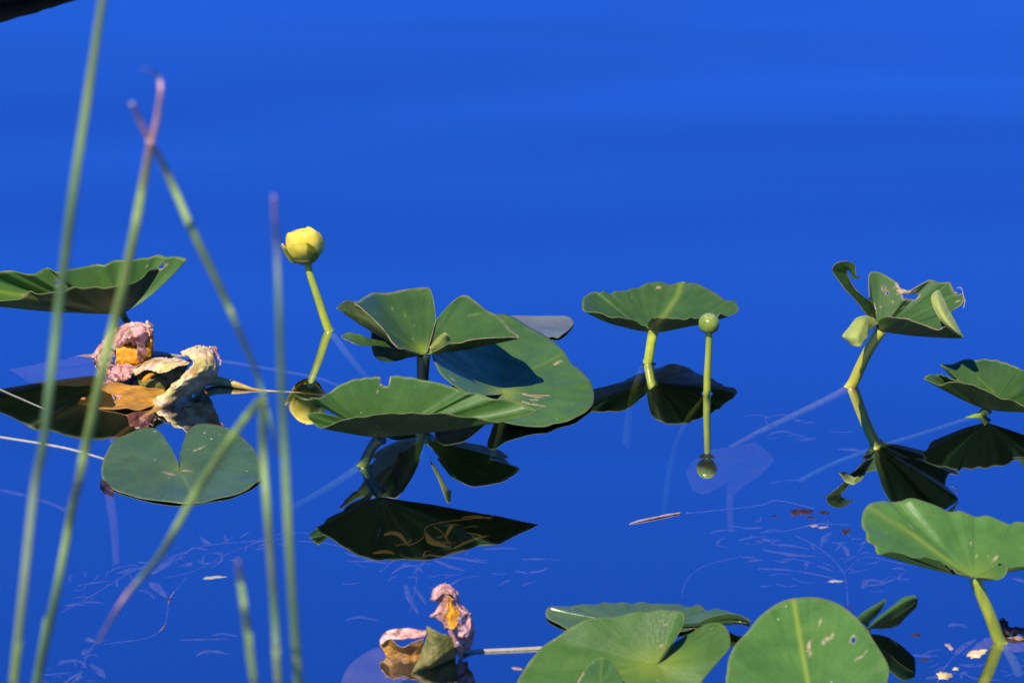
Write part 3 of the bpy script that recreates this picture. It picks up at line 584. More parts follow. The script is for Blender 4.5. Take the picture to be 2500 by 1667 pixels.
# ------------------------------------------------------------------ LEAF right, big bright
t = pad('bright green leaf with pale midrib on a tall stalk before the ragged leaf', (2441, 1566, 0))
C = (2378, 1408, 152)
blade('leaf_blade', t, [(C, [(2366, 1409, 170), (2352, 1404, 182), (2335, 1395, 186), (2304, 1374, 184), (2280, 1364, 192), (2257, 1358, 198), (2235, 1361, 200), (2218, 1355, 206), (2204, 1349, 210), (2180, 1344, 214), (2160, 1346, 214), (2142, 1349, 212), (2134, 1329, 220), (2117, 1320, 224), (2114, 1298, 230), (2106, 1286, 234), (2104, 1266, 238), (2107, 1250, 240), (2117, 1237, 242), (2130, 1227, 242), (2158, 1220, 242), (2180, 1223, 236), (2202, 1222, 236), (2223, 1217, 240), (2260, 1225, 234), (2288, 1233, 228), (2319, 1246, 220), (2344, 1245, 222), (2366, 1255, 216), (2384, 1262, 210), (2412, 1258, 214), (2440, 1266, 210), (2465, 1277, 204), (2478, 1273, 208), (2500, 1277, 206),
    (2540, 1290, 200), (2575, 1320, 190), (2580, 1355, 180), (2550, 1380, 172), (2500, 1384, 170), (2470, 1388, 166), (2456, 1380, 172), (2443, 1374, 178), (2434, 1382, 184), (2446, 1376, 200), (2458, 1384, 206), (2457, 1396, 202), (2448, 1407, 196), (2437, 1413, 194), (2420, 1413, 190), (2400, 1411, 184), (2388, 1410, 172)])],
    [M['bright'], M['under'], M['rim']], cup=1.3, ruffle=(2, 13), yr=60, yc=.55, midribs=[([(2375, 1408), (2300, 1358), (2220, 1300), (2124, 1238)], 6, .55)], marks=[([(2425, 1366), (2433, 1361)], 4), ([(2384, 1357)], 2.5), ([(2413, 1356)], 2.5), ([(2370, 1326)], 1.8), ([(2412, 1308)], 2), ([(2212, 1268)], 1.6), ([(2178, 1298)], 1.6), ([(2226, 1285)], 1.6)])
stem(t, [(2381, 1413, 149), (2385, 1424, 140), (2400, 1462, 104), (2420, 1510, 58), (2441, 1566, 0), (2462, 1590, -18), (2490, 1650, -70)], [30, 26, 27, 28, 29, 24, 22], M['stem'])

# ------------------------------------------------------------------ LEAF bottom right, facing the viewer
t = pad('broad upright leaf with a yellow midrib and small holes at the bottom edge', (1990, 1830, 0))
C = (1988, 1745, 90)
L_out = [(1975, 1800, 60), (1900, 1800, 66), (1820, 1750, 90), (1780, 1700, 120), (1772, 1660, 140), (1775, 1638, 150), (1779, 1606, 162), (1795, 1574, 172), (1824, 1542, 180), (1852, 1505, 192), (1888, 1477, 200), (1916, 1464, 205), (1937, 1460, 206), (1977, 1457, 208), (2017, 1463, 208), (2054, 1479, 206), (2090, 1507, 200), (2118, 1538, 190), (2134, 1562, 182), (2155, 1598, 170), (2169, 1626, 160), (2169, 1647, 152), (2163, 1670, 144), (2150, 1710, 120), (2110, 1760, 90), (2050, 1800, 66), (2000, 1805, 60)]
blade('leaf_blade', t, [(C, L_out)], [M['bright'], M['under'], M['rim']], cup=1.15, ruffle=(1.2, 9), yr=60, yc=.3, midribs=[([(1937, 1462), (1950, 1540), (1962, 1610), (1988, 1745)], 6, .85)],
    holes=[[(2077, 1566), (2082, 1554), (2086, 1555), (2086, 1563), (2081, 1571)]], marks=[([(1976, 1565), (1974, 1580), (1977, 1592)], 5.5), ([(2012, 1562), (2033, 1550)], 6), ([(2000, 1512), (2004, 1520)], 1.8), ([(2120, 1578), (2110, 1600), (2090, 1608)], 1.6)])
stem(t, [(1988, 1750, 86), (1989, 1790, 40), (1990, 1830, 0), (1992, 1900, -80)], [40, 28, 28, 26], M['stem'])

# ------------------------------------------------------------------ LEAF bottom centre
t = pad('broad heart shaped leaf with speckled top at the bottom centre', (1605, 1690, 0))
C = (1603, 1620, 72)
blade('leaf_blade', t, [(C, [(1610, 1606, 84), (1622, 1590, 96), (1646, 1562, 118), (1660, 1538, 134), (1668, 1520, 142), (1670, 1503, 148), (1660, 1492, 150), (1646, 1489, 150), (1620, 1490, 148), (1597, 1490, 146), (1557, 1495, 142), (1508, 1502, 138), (1460, 1509, 134), (1424, 1514, 132), (1387, 1533, 120), (1355, 1558, 104), (1331, 1574, 96), (1298, 1606, 84), (1274, 1642, 66), (1262, 1668, 56),
    (1262, 1710, 36), (1320, 1760, 14), (1420, 1780, 10), (1520, 1770, 12), (1600, 1745, 16), (1660, 1715, 24), (1700, 1690, 36), (1714, 1667, 50), (1731, 1640, 66), (1751, 1618, 78), (1775, 1590, 90), (1783, 1570, 100), (1780, 1545, 112), (1764, 1524, 122), (1743, 1519, 126), (1718, 1524, 124), (1686, 1543, 114), (1660, 1560, 104), (1640, 1578, 96), (1620, 1600, 84)])],
    [M['mid'], M['under'], M['rim']], cup=1.25, ruffle=(1.6, 13), yr=75, yc=.7, marks=[([(1613, 1578), (1618, 1574)], 3), ([(1603, 1583)], 2.5), ([(1535, 1516)], 2.6), ([(1516, 1521)], 2), ([(1585, 1532)], 1.8), ([(1622, 1499)], 2.4), ([(1650, 1500)], 2.6), ([(1625, 1522)], 3), ([(1612, 1516)], 2.4), ([(1635, 1510)], 2), ([(1352, 1560)], 4), ([(1504, 1567)], 1.6), ([(1738, 1532)], 2.5)],
    midribs=[([(1603, 1620), (1500, 1645), (1380, 1690)], 7, .35)])
stem(t, [(1602, 1624, 68), (1605, 1690, 0), (1608, 1760, -70)], [26, 24, 22], M['stemshade'])

# small leaf in front at the bottom edge
t = pad('small pointed oval leaf poking up at the bottom edge', (1470, 1745, 0))
blade('leaf_blade', t, [((1466, 1668, 84), [(1460, 1720, 30), (1430, 1710, 44), (1404, 1690, 66), (1412, 1660, 90), (1428, 1634, 112), (1450, 1612, 128), (1470, 1605, 134), (1492, 1613, 126), (1508, 1634, 110), (1519, 1660, 88), (1520, 1690, 64), (1500, 1712, 42), (1470, 1720, 30)])],
    [M['bright'], M['under'], M['rim']], cup=1.0, yc=.2, midribs=[([(1470, 1606), (1462, 1720)], 4, .4)], marks=[([(1412, 1664), (1425, 1642)], 3)])
stem(t, [(1462, 1712, 36), (1470, 1745, 0), (1474, 1800, -60)], [16, 14, 14], M['stemshade'])

# ------------------------------------------------------------------ floating leaves
t = pad('flat floating leaf with a curled right end behind the speckled bottom leaf', (1560, 1540, 0), G_FLOAT)
blade('leaf_blade', t, [((1560, 1530, 6), [(1545, 1570, 4), (1480, 1568, 4), (1420, 1552, 4), (1383, 1533, 4), (1347, 1514, 5), (1332, 1500, 7), (1335, 1487, 12), (1347, 1480, 16), (1380, 1477, 14), (1412, 1476, 14), (1450, 1473, 13), (1492, 1470, 12), (1520, 1471, 11), (1549, 1471, 10), (1573, 1469, 13), (1601, 1474, 9), (1630, 1472, 11), (1654, 1474, 10), (1686, 1478, 12), (1706, 1474, 18), (1727, 1487, 14), (1745, 1485, 20), (1759, 1488, 22), (1775, 1490, 24), (1795, 1496, 26), (1828, 1510, 28), (1830, 1518, 24), (1805, 1516, 26), (1775, 1514, 24), (1740, 1520, 14), (1700, 1530, 8), (1650, 1545, 5), (1600, 1560, 4)])],
    [M['float'], M['under'], M['rim']], cup=1.5, ruffle=(1.2, 21), yc=.3)
patch('curled_edge', t, [[(1690, 1530, 8), (1720, 1512, 22), (1760, 1500, 34), (1800, 1500, 36), (1830, 1514, 30)], [(1695, 1534, 6), (1730, 1522, 16), (1765, 1512, 26), (1800, 1510, 30), (1831, 1520, 24)], [(1700, 1538, 4), (1735, 1530, 8), (1770, 1524, 12), (1805, 1522, 14), (1830, 1528, 12)]], [M['under'], M['under'], M['rim']], flip=False)

t = pad('round notched leaf floating flat behind the bent reed at lower left', (436, 1146, 0), G_FLOAT)
blade('leaf_blade', t, [((436, 1145, 3), [(434, 1138, 4), (429, 1117, 8), (414, 1088, 14), (396, 1061, 20), (384, 1050, 22), (366, 1044, 23), (337, 1047, 22), (307, 1060, 18), (277, 1077, 14), (262, 1100, 11), (251, 1126, 7), (247, 1153, 4), (256, 1178, 3), (280, 1196, 2.5), (313, 1207, 2.5), (351, 1217, 3), (396, 1224, 3), (447, 1229, 3), (489, 1226, 3), (530, 1217, 3), (566, 1210, 3), (602, 1195, 3.5), (626, 1178, 4), (639, 1167, 4), (638, 1144, 6), (632, 1114, 12), (614, 1088, 15), (590, 1064, 19), (560, 1046, 24), (530, 1037, 26), (500, 1033, 26), (477, 1037, 24), (459, 1050, 20), (450, 1070, 15), (442, 1097, 10), (439, 1126, 6), (438, 1139, 5)])],
    [M['float'], M['under'], M['rim']], cup=1.6, ruffle=(.8, 11), yr=30, yc=.35, midribs=[([(436, 1145), (460, 1185), (480, 1228)], 5, .28)], marks=[([(375, 1050), (378, 1054)], 2), ([(486, 1097)], 3), ([(470, 1100), (488, 1096), (500, 1088)], 1.2), ([(402, 1152), (425, 1160)], 1.6), ([(446, 1148), (470, 1150)], 1.6)])
stem(t, [(436, 1147, 2), (434, 1160, -12), (440, 1240, -90)], [16, 16, 14], M['stemshade'])
patch('curled_corner', t, [[(243, 1170, 6), (256, 1175, 10), (274, 1192, 8)], [(246, 1180, 6), (258, 1188, 9), (277, 1200, 6)], [(254, 1188, 0), (264, 1198, 2), (276, 1205, 0)]], [M['debris']], crumple=.0006)

t = pad('small grey green leaf tip floating behind the large oval leaf', (1300, 812, 0), G_FLOAT)
blade('leaf_blade', t, [((1290, 800, 3), [(1222, 790, 3), (1230, 775, 5), (1247, 771, 8), (1300, 770, 12), (1350, 770, 13), (1381, 771, 13), (1396, 778, 8), (1400, 790, 4), (1388, 806, 3), (1375, 816, 4), (1362, 825, 3), (1350, 822, 4), (1330, 826, 3), (1290, 832, 3), (1240, 820, 3), (1222, 792, 3)])], [M['film'], M['under'], M['rim']], cup=2.0, yc=0, edge=.3)

# ------------------------------------------------------------------ little curled pair beside the big bottom leaf
t = pad('pair of small curled narrow green leaves joined at the base', (2120, 1540, 0))
patch('leaf_blade', t, [[(2114, 1527, 16), (2092, 1511, 36), (2111, 1491, 56), (2142, 1472, 76), (2161, 1461, 88)], [(2116, 1527, 16), (2106, 1515, 34), (2124, 1496, 54), (2148, 1478, 72), (2162, 1463, 86)], [(2118, 1528, 16), (2124, 1518, 28), (2140, 1502, 44), (2154, 1484, 64), (2162, 1468, 82)]], [M['deep'], M['under'], M['rim']], flip=True)
patch('leaf_blade', t, [[(2120, 1531, 12), (2142, 1507, 40), (2180, 1476, 72), (2206, 1457, 90), (2232, 1452, 96)], [(2122, 1532, 12), (2152, 1508, 46), (2188, 1480, 78), (2214, 1464, 92), (2238, 1458, 92)], [(2122, 1533, 10), (2158, 1520, 28), (2194, 1500, 54), (2222, 1480, 72), (2241, 1464, 84)]], [M['mid'], M['under'], M['rim']], flip=True)
patch('leaf_blade', t, [[(2122, 1533, 10), (2158, 1520, 28), (2194, 1500, 54), (2222, 1480, 72), (2241, 1464, 84)], [(2124, 1534, 8), (2160, 1528, 16), (2196, 1514, 34), (2222, 1495, 52), (2240, 1474, 70)], [(2126, 1534, 6), (2158, 1534, 8), (2190, 1528, 18), (2210, 1508, 34), (2238, 1482, 58)]], [M['under'], M['under'], M['rim']], flip=True)
stem(t, [(2118, 1528, 14), (2120, 1540, 0), (2118, 1580, -40)], [9, 9, 9], M['stemshade'])
t = thing('tendril', 'thin dark looped tendril beside the broad bottom leaf', 'tendril', P(2078, 1512, 0))
stem(t, [(2062, 1490, 14), (2066, 1482, 20), (2074, 1479, 24), (2081, 1488, 18), (2082, 1500, 8), (2080, 1514, -6)], 2.4, M['debris'], name='tendril_stem', seg=6)

# ------------------------------------------------------------------ withered leaves, left cluster
G_DEAD = 'withered pond lily leaves'
t = thing('withered_leaf', 'crumpled pink and orange dead leaf hooding over beside the second reed', 'dead leaf', P(310, 905, 0), G_DEAD)
patch('crumpled_hood', t, [[(223, 868, 4), (245, 838, 30), (262, 815, 55), (285, 800, 78), (316, 788, 98), (335, 783, 106), (352, 790, 103), (371, 799, 98)],
    [(230, 878, 6), (252, 850, 36), (270, 830, 64), (292, 818, 88), (320, 800, 110), (340, 795, 118), (356, 798, 114), (373, 806, 104)],
    [(240, 888, 5), (264, 866, 38), (280, 848, 66), (298, 836, 92), (322, 818, 116), (342, 812, 122), (357, 809, 116), (372, 813, 104)],
    [(262, 905, 0), (275, 882, 26), (287, 860, 48), (295, 846, 68), (316, 838, 82), (334, 846, 80), (350, 843, 80), (366, 824, 90)]], [M['pink'], M['olive'], M['tanrim']], crumple=.0042, cfreq=75, ragged=.42, seed=1, su=10, sv=10, flip=True)
patch('inner_lining', t, [[(284, 838, 68), (310, 832, 78), (340, 834, 80), (368, 822, 86)], [(284, 860, 64), (312, 854, 70), (340, 856, 70), (372, 842, 76)], [(282, 882, 46), (310, 880, 48), (338, 882, 46), (370, 866, 54)], [(282, 898, 28), (312, 900, 28), (340, 896, 28), (362, 884, 34)]], [M['orange'], M['olive'], M['tanrim']], crumple=.0026, cfreq=42, seed=2, flip=True)
patch('torn_strip', t, [[(332, 838, 106), (344, 840, 106), (354, 842, 102)], [(334, 852, 86), (346, 856, 86), (356, 856, 80)], [(334, 868, 64), (348, 872, 62), (352, 870, 58)], [(336, 884, 40), (350, 890, 34), (354, 886, 34)]], [M['pink'], M['olive'], M['tanrim']], crumple=.003, seed=4, ragged=.4, flip=True)
patch('side_wall', t, [[(362, 812, 102), (372, 816, 98), (375, 828, 88)], [(358, 836, 84), (370, 838, 84), (375, 845, 72)], [(354, 866, 50), (366, 866, 50), (373, 862, 48)], [(350, 888, 20), (362, 884, 22), (368, 878, 24)]], [M['orange'], M['olive'], M['tanrim']], crumple=.002, seed=5, flip=True)
patch('soaked_skirt', t, [[(232, 882, 14), (258, 884, 34), (285, 888, 44), (320, 892, 42), (352, 884, 44)], [(246, 898, 8), (266, 900, 22), (290, 906, 30), (322, 904, 30), (350, 894, 30)], [(262, 914, 0), (276, 920, 8), (296, 926, 10), (324, 920, 10), (346, 908, 10)], [(268, 924, -4), (282, 934, -4), (300, 936, -4), (326, 926, -4), (345, 914, -4)]], [M['pink'], M['wet'], M['tanrim']], crumple=.0045, cfreq=80, seed=6, ragged=.45, flip=True)
patch('curled_crest', t, [[(352, 796, 108), (360, 790, 114), (368, 796, 108)], [(354, 806, 112), (362, 802, 118), (371, 806, 110)], [(356, 815, 108), (364, 818, 112), (370, 816, 104)]], [M['pink'], M['olive'], M['tanrim']], crumple=.004, cfreq=140, seed=8, ragged=.35, flip=True)
stem(t, [(368, 866, 20), (385, 864, 16), (410, 867, 6), (450, 872, -4), (540, 882, -10), (680, 905, -18), (790, 928, -34), (870, 965, -70)], [16, 15, 11, 9, 9, 9, 9, 8], M['palestem'])

t = thing('withered_leaf', 'pale cream dead leaf rolled into a curl with an olive lining', 'dead leaf', P(430, 960, 0), G_DEAD)
patch('back_roll', t, [[(328, 906, 22), (341, 893, 38), (360, 879, 50), (389, 872, 58), (420, 873, 62), (448, 874, 66), (470, 878, 70)], [(327, 910, 26), (342, 897, 44), (362, 886, 58), (390, 884, 68), (420, 884, 72), (446, 882, 76), (468, 882, 80)], [(330, 916, 26), (346, 906, 42), (366, 902, 54), (392, 910, 60), (412, 906, 66), (432, 896, 72), (456, 892, 80)]], [M['cream'], M['olive'], M['tanrim']], crumple=.0016, ragged=.5, seed=11, su=10, flip=True)
patch('inner_lining', t, [[(330, 912, 14), (365, 892, 34), (410, 894, 42), (462, 882, 52)], [(334, 925, 10), (365, 915, 24), (405, 912, 30), (455, 900, 40)], [(341, 942, 5), (370, 938, 9), (401, 935, 12), (446, 918, 26)], [(345, 948, -2), (370, 948, -2), (400, 950, -2), (440, 940, 2)]], [M['olive'], M['olive'], M['tanrim']], crumple=.0014, seed=12, flip=True)
patch('yellow_tongue', t, [[(345, 930, 22), (352, 920, 32), (364, 911, 40), (378, 907, 44)], [(348, 932, 22), (356, 924, 32), (368, 914, 40), (380, 910, 44)], [(350, 934, 20), (360, 928, 28), (371, 918, 36), (380, 913, 42)]], [M['orange'], M['olive'], M['tanrim']], crumple=.0004, seed=13, flip=True)
patch('front_curl', t, [[(441, 858, 84), (456, 851, 90), (483, 844, 95), (513, 846, 92), (527, 857, 84)], [(444, 864, 98), (464, 860, 108), (490, 858, 112), (518, 864, 104), (532, 878, 86)], [(462, 874, 100), (474, 878, 106), (498, 878, 110), (520, 884, 98), (534, 892, 78)], [(468, 892, 92), (478, 896, 96), (500, 898, 96), (518, 902, 84), (533, 908, 64)],
    [(445, 914, 68), (458, 918, 74), (482, 918, 76), (510, 918, 66), (529, 920, 46)], [(425, 934, 52), (440, 936, 56), (468, 936, 54), (496, 936, 42), (520, 932, 28)], [(398, 956, 34), (420, 956, 38), (448, 956, 32), (480, 952, 22), (508, 942, 12)], [(376, 976, 10), (396, 982, 14), (428, 978, 12), (462, 964, 8), (495, 950, 2)], [(370, 990, -2), (392, 996, -2), (428, 988, -2), (466, 972, -2), (500, 956, -3)]],
    [M['cream'], M['olive'], M['tanrim']], crumple=.0032, cfreq=62, seed=14, ragged=.55, su=9, sv=7, flip=True)
patch('pink_tatter', t, [[(511, 846, 94), (520, 844, 96), (529, 846, 92)], [(514, 852, 98), (524, 854, 98), (530, 858, 92)], [(526, 862, 92), (532, 866, 90), (536, 872, 82)], [(532, 880, 84), (538, 884, 80), (538, 894, 70)]], [M['pink'], M['pink'], M['tanrim']], crumple=.002, cfreq=140, seed=15, ragged=.4, flip=True)
stem(t, [(500, 932, 14), (522, 929, 12), (545, 932, 10), (580, 940, 7), (618, 950, 2), (660, 955, -1), (720, 959, -2), (800, 966, -5)], [24, 24, 22, 16, 7, 6, 6, 6], M['ystem'], flat=.8)
stem(t, [(405, 985, 2), (385, 1000, -3), (340, 1030, -8), (300, 1058, -14), (270, 1080, -20)], [16, 17, 17, 16, 14], M['ostem'], name='rootstock')

t = thing('withered_leaf', 'orange brown rotting leaf lying soaked under the cream curl', 'dead leaf', P(300, 970, 0), G_DEAD)
blade('leaf_blade', t, [((300, 972, 0), [(190, 984, -3), (217, 961, -2), (257, 936, 1), (295, 934, 4), (322, 944, 5), (360, 942, 6), (401, 948, 8), (400, 960, 6), (383, 972, 4), (370, 992, 2), (341, 1001, 2), (313, 1001, 3), (265, 999, 2), (227, 995, -1), (190, 986, -3)])], [M['wet'], M['wet'], M['wet']], cup=1, edge=0, yc=0, crumple=.003, fine=.004)

t = thing('withered_leaf', 'pale lilac drowned leaf just under the surface at the left edge', 'dead leaf', P(150, 900, 0), G_DEAD)
patch('leaf_blade', t, [[(12, 902, -6), (110, 886, -4), (200, 868, -1), (225, 866, 3), (250, 872, 2)], [(30, 906, -10), (120, 898, -9), (205, 886, -6), (240, 884, -3), (262, 894, -2)], [(56, 922, -14), (130, 910, -18), (210, 902, -18), (255, 900, -14), (280, 908, -8)], [(62, 928, -12), (130, 932, -12), (210, 934, -10), (260, 934, -7), (288, 926, -4)], [(80, 936, -12), (130, 941, -12), (200, 942, -10), (250, 940, -8), (284, 934, -6)]], [M['drown'], M['drown']], crumple=.0012, cfreq=30, ragged=.6, seed=21, su=9, sv=6)

# ------------------------------------------------------------------ withered leaf, bottom centre
t = thing('withered_leaf', 'twisted pink dead leaf standing up from the water at the bottom', 'dead leaf', P(1100, 1610, 0), G_DEAD)
patch('twisted_top', t, [[(1052, 1466, 120), (1068, 1476, 118), (1056, 1508, 94), (1074, 1511, 92), (1083, 1530, 80), (1096, 1546, 70), (1104, 1570, 44), (1110, 1594, 12)],
    [(1058, 1446, 140), (1080, 1462, 136), (1076, 1492, 112), (1092, 1508, 102), (1100, 1528, 92), (1110, 1548, 76), (1114, 1574, 44), (1116, 1600, 8)],
    [(1072, 1434, 150), (1096, 1452, 146), (1100, 1482, 126), (1114, 1505, 112), (1122, 1528, 96), (1130, 1552, 74), (1128, 1576, 42), (1124, 1606, 4)],
    [(1084, 1427, 148), (1106, 1440, 142), (1120, 1472, 120), (1138, 1496, 104), (1146, 1528, 84), (1148, 1552, 62), (1140, 1580, 34), (1130, 1604, 4)],
    [(1092, 1425, 140), (1112, 1438, 132), (1128, 1474, 104), (1152, 1501, 84), (1158, 1531, 62), (1155, 1553, 46), (1145, 1586, 16), (1132, 1602, 2)]], [M['pink'], M['orange'], M['tanrim']], crumple=.0045, cfreq=70, ragged=.55, seed=31, su=8, sv=8, flip=False)
patch('yellow_streak', t, [[(1086, 1462, 148), (1100, 1458, 148), (1112, 1470, 138)], [(1088, 1490, 130), (1104, 1484, 132), (1120, 1492, 122)], [(1086, 1510, 112), (1102, 1512, 114), (1118, 1514, 106)], [(1096, 1534, 98), (1108, 1534, 98), (1112, 1530, 98)]], [M['orange'], M['orange'], M['tanrim']], crumple=.003, seed=35, ragged=.5)
patch('hooked_tip', t, [[(1050, 1464, 124), (1056, 1444, 140), (1070, 1430, 150), (1090, 1424, 152), (1110, 1436, 144)], [(1054, 1466, 130), (1062, 1452, 144), (1078, 1440, 154), (1096, 1440, 154), (1112, 1452, 142)], [(1060, 1468, 130), (1070, 1460, 142), (1086, 1448, 150), (1102, 1450, 150), (1114, 1462, 140)]], [M['olive'], M['pink'], M['tanrim']], crumple=.0022, seed=32, ragged=.5)
patch('side_box', t, [[(926, 1566, 26), (942, 1540, 50), (975, 1536, 54), (1010, 1534, 56), (1042, 1538, 58)], [(930, 1574, 26), (948, 1562, 40), (980, 1562, 42), (1010, 1556, 48), (1038, 1554, 52)]], [M['cream'], M['pink'], M['tanrim']], crumple=.0014, seed=33, su=8, sv=6)
patch('side_box_front', t, [[(926, 1566, 28), (944, 1544, 50), (960, 1564, 42), (984, 1578, 34), (1010, 1570, 40), (1036, 1556, 52)], [(930, 1576, 18), (948, 1568, 30), (966, 1578, 26), (988, 1588, 20), (1012, 1582, 24), (1034, 1574, 32)], [(940, 1592, 8), (956, 1590, 12), (974, 1592, 10), (994, 1598, 8), (1014, 1596, 8), (1030, 1590, 14)], [(946, 1606, -2), (960, 1606, -2), (978, 1608, -2), (996, 1612, -2), (1012, 1612, -2), (1026, 1606, -2)]], [M['orange'], M['wet'], M['tanrim']], crumple=.0028, seed=34)
patch('grey_sheet', t, [[(1043, 1527, 84), (1056, 1532, 84), (1072, 1540, 80), (1092, 1550, 70), (1114, 1562, 52)], [(1040, 1550, 66), (1054, 1556, 66), (1072, 1564, 60), (1094, 1572, 50), (1114, 1578, 36)], [(1034, 1580, 42), (1052, 1586, 44), (1072, 1592, 40), (1094, 1594, 28), (1114, 1592, 20)], [(1016, 1618, 16), (1038, 1622, 18), (1066, 1618, 16), (1092, 1610, 10), (1112, 1604, 6)], [(998, 1648, -3), (1030, 1638, -3), (1060, 1628, -3), (1092, 1616, -3), (1112, 1610, -3)]], [M['sheet'], M['olive'], M['tanrim']], crumple=.002, seed=36, ragged=.6)
stem(t, [(1130, 1590, 6), (1150, 1590, 2), (1175, 1589, 1), (1250, 1586, 1), (1330, 1582, 1)], [12, 9, 10, 10, 10], M['palestem'])
t = thing('withered_leaf', 'lilac drowned leaf half under water left of the twisted dead leaf', 'dead leaf', P(920, 1640, 0), G_DEAD)
blade('leaf_blade', t, [((930, 1640, -16), [(1000, 1650, -8), (1012, 1620, -4), (985, 1606, -3), (945, 1604, -3), (928, 1580, -3), (905, 1586, -8), (880, 1600, -12), (852, 1625, -16), (836, 1655, -20), (835, 1680, -22), (880, 1700, -22), (930, 1690, -22), (980, 1664, -14), (1000, 1652, -8)])], [M['drown'], M['drown'], M['drown']], cup=1, yc=0, edge=0)

# ------------------------------------------------------------------ deep drowned leaf right of the pod
t = thing('drowned_leaf', 'faint lilac leaf lying deep under water right of the pod reflection', 'drowned leaf', P(1780, 1150, 0))
blade('leaf_blade', t, [((1790, 1150, -95), [(1788, 1172, -95), (1760, 1190, -95), (1725, 1206, -95), (1700, 1200, -95), (1685, 1180, -95), (1675, 1155, -95), (1684, 1132, -95), (1704, 1112, -95), (1745, 1096, -95), (1790, 1088, -95), (1840, 1082, -95), (1862, 1094, -95), (1884, 1108, -95), (1889, 1126, -95), (1868, 1148, -95), (1840, 1170, -95), (1810, 1190, -95), (1785, 1212, -95), (1774, 1206, -95), (1776, 1188, -95), (1792, 1168, -95)])], [M['drowndim'], M['drowndim'], M['drowndim']], cup=1, yc=0, edge=0, fine=.004)
stem(t, [(1784, 1208, -95), (1782, 1250, -90), (1786, 1300, -120)], [20, 18, 16], M['drowndim'])

# ------------------------------------------------------------------ fallen stems
t = tag(stem(None, [(-60, 1056, -2), (0, 1068, -2), (100, 1084, -2), (180, 1100, -2), (262, 1124, -2)], [9, 9, 9, 9, 8], M['palestem'], name='fallen_stem'), 'thick pale stem lying in the water left of the round floating leaf', 'stem')
tag(stem(None, [(-40, 930, 1), (0, 950, 1), (50, 972, 1), (97, 993, 0), (130, 1008, -3)], 2.6, M['palestem'], name='fallen_stem'), 'hair thin pale stem at the left edge above the thick one', 'stem')
tag(stem(None, [(-60, 1185, -22), (40, 1205, -24), (120, 1228, -30), (160, 1246, -36)], 9, M['weed'], name='fallen_stem'), 'faint drowned stem at the left edge below the round floating leaf', 'stem')
tag(stem(None, [(266, 1196, -20), (272, 1240, -26), (280, 1300, -50), (284, 1380, -90)], [24, 24, 22, 18], M['drowndim'], name='fallen_stem'), 'thick lilac drowned stalk hanging below the round floating leaf', 'stem')
tag(stem(None, [(1537, 1279, 0), (1556, 1273, 1), (1586, 1266, 2), (1630, 1257, 2), (1662, 1252, 1)], [3, 5, 5, 5, 4], M['twig'], name='twig', bumpy=.5), 'pinkish broken twig floating below the round pod', 'twig')
tag(stem(None, [(1676, 1253, -1), (1767, 1244, -3), (1830, 1237, -6), (1873, 1229, -5), (1884, 1222, -3), (1920, 1225, -4), (1990, 1242, -8)], 2.6, M['twig'], name='twig'), 'long hair thin drowned twig right of the floating twig', 'twig')
tag(stem(None, [(1664, 1460, -6), (1670, 1430, -6), (1690, 1400, -6), (1730, 1377, -8), (1801, 1360, -14)], 2.4, M['weed'], name='twig'), 'curved thread under water above the flat bottom leaf', 'twig')
tag(stem(None, [(456, 1408, -6), (436, 1432, -3), (414, 1462, 0), (408, 1500, -4), (399, 1531, 0), (357, 1557, -4), (253, 1572, -8)], 2.6, M['weed'], name='twig'), 'kinked pale thread under water left of the short reed', 'twig')

def debris(x, y, a, b, label, rot=0.0, seed=0, mat='debris', h=1.0):
    c = P(x, y, 0); V, F = [], []; n, m = 28, 5
    for j in range(m+1):
        for i in range(n):
            th = 2*math.pi*i/n; r = j/m
            rr = r*(1+.75*noise.noise(Vector((math.cos(th)*2.1, math.sin(th)*2.1, seed*5.1))))
            px = a*rr*math.cos(th); py = b*rr*math.sin(th)
            V.append(c+Vector(((px*math.cos(rot)-py*math.sin(rot))/S, (px*math.sin(rot)+py*math.cos(rot))/S, (h*(1.3-1.2*r*r)+1.2*noise.noise(Vector((px*.3, py*.3, seed))))/S)))
    for j in range(m):
        for i in range(n): q = j*n+i; q2 = j*n+(i+1) % n; F.append((q, q+n, q2+n, q2))
    V2 = len(V)
    tag(mesh_obj('debris_flake', V, F, M[mat], solid=.0012), label, 'debris', 'scraps floating on the water')
debris(1958, 1249, 27, 16, 'largest brown scrap floating left of the bright right leaf', .1, 1)
debris(2012, 1251, 13, 9, 'small dark scrap just right of the largest brown scrap', -.2, 2)
debris(1979, 1263, 13, 6, 'thin scrap just below the largest brown scrap', -.5, 3)
debris(1892, 1260, 8, 5, 'tiny dark scrap left of the largest brown scrap', 0, 4)
debris(2066, 1297, 13, 12, 'dark chip by the lower left edge of the bright right leaf', -.6, 5)
debris(1986, 1284, 10, 5, 'tan chip on the pale thread under the scraps', 0, 6, 'twig')
debris(2010, 1287, 10, 5, 'second tan chip on the pale thread', .2, 7, 'twig')
debris(2237, 1549, 10, 10, 'black speck right of the curled leaf pair', .2, 8)
debris(2258, 1610, 8, 6, 'brown speck left of the two cream petals', .2, 9)
debris(1262, 1631, 13, 6, 'tan scrap at the left edge of the speckled bottom leaf', -.3, 10, 'twig')
debris(2384, 1594, 25, 14, 'long cream scrap at the foot of the tall stalk', .62, 11, 'cream', 1.6)
debris(2305, 1648, 14, 16, 'short cream scrap near the bottom edge', .6, 12, 'cream', 1.6)
debris(2333, 1632, 7, 6, 'tiny cream scrap above the short one', .3, 13, 'cream', 1.2)
debris(2318, 1578, 6, 16, 'narrow pale scrap left of the tall stalk foot', .3, 14, 'twig')
debris(2040, 1418, 14, 5, 'white sliver floating at the end of the longest weed blade', 0, 15, 'palestem')
debris(525, 1409, 22, 6, 'pale sliver floating left of the short reed', .15, 16, 'palestem')
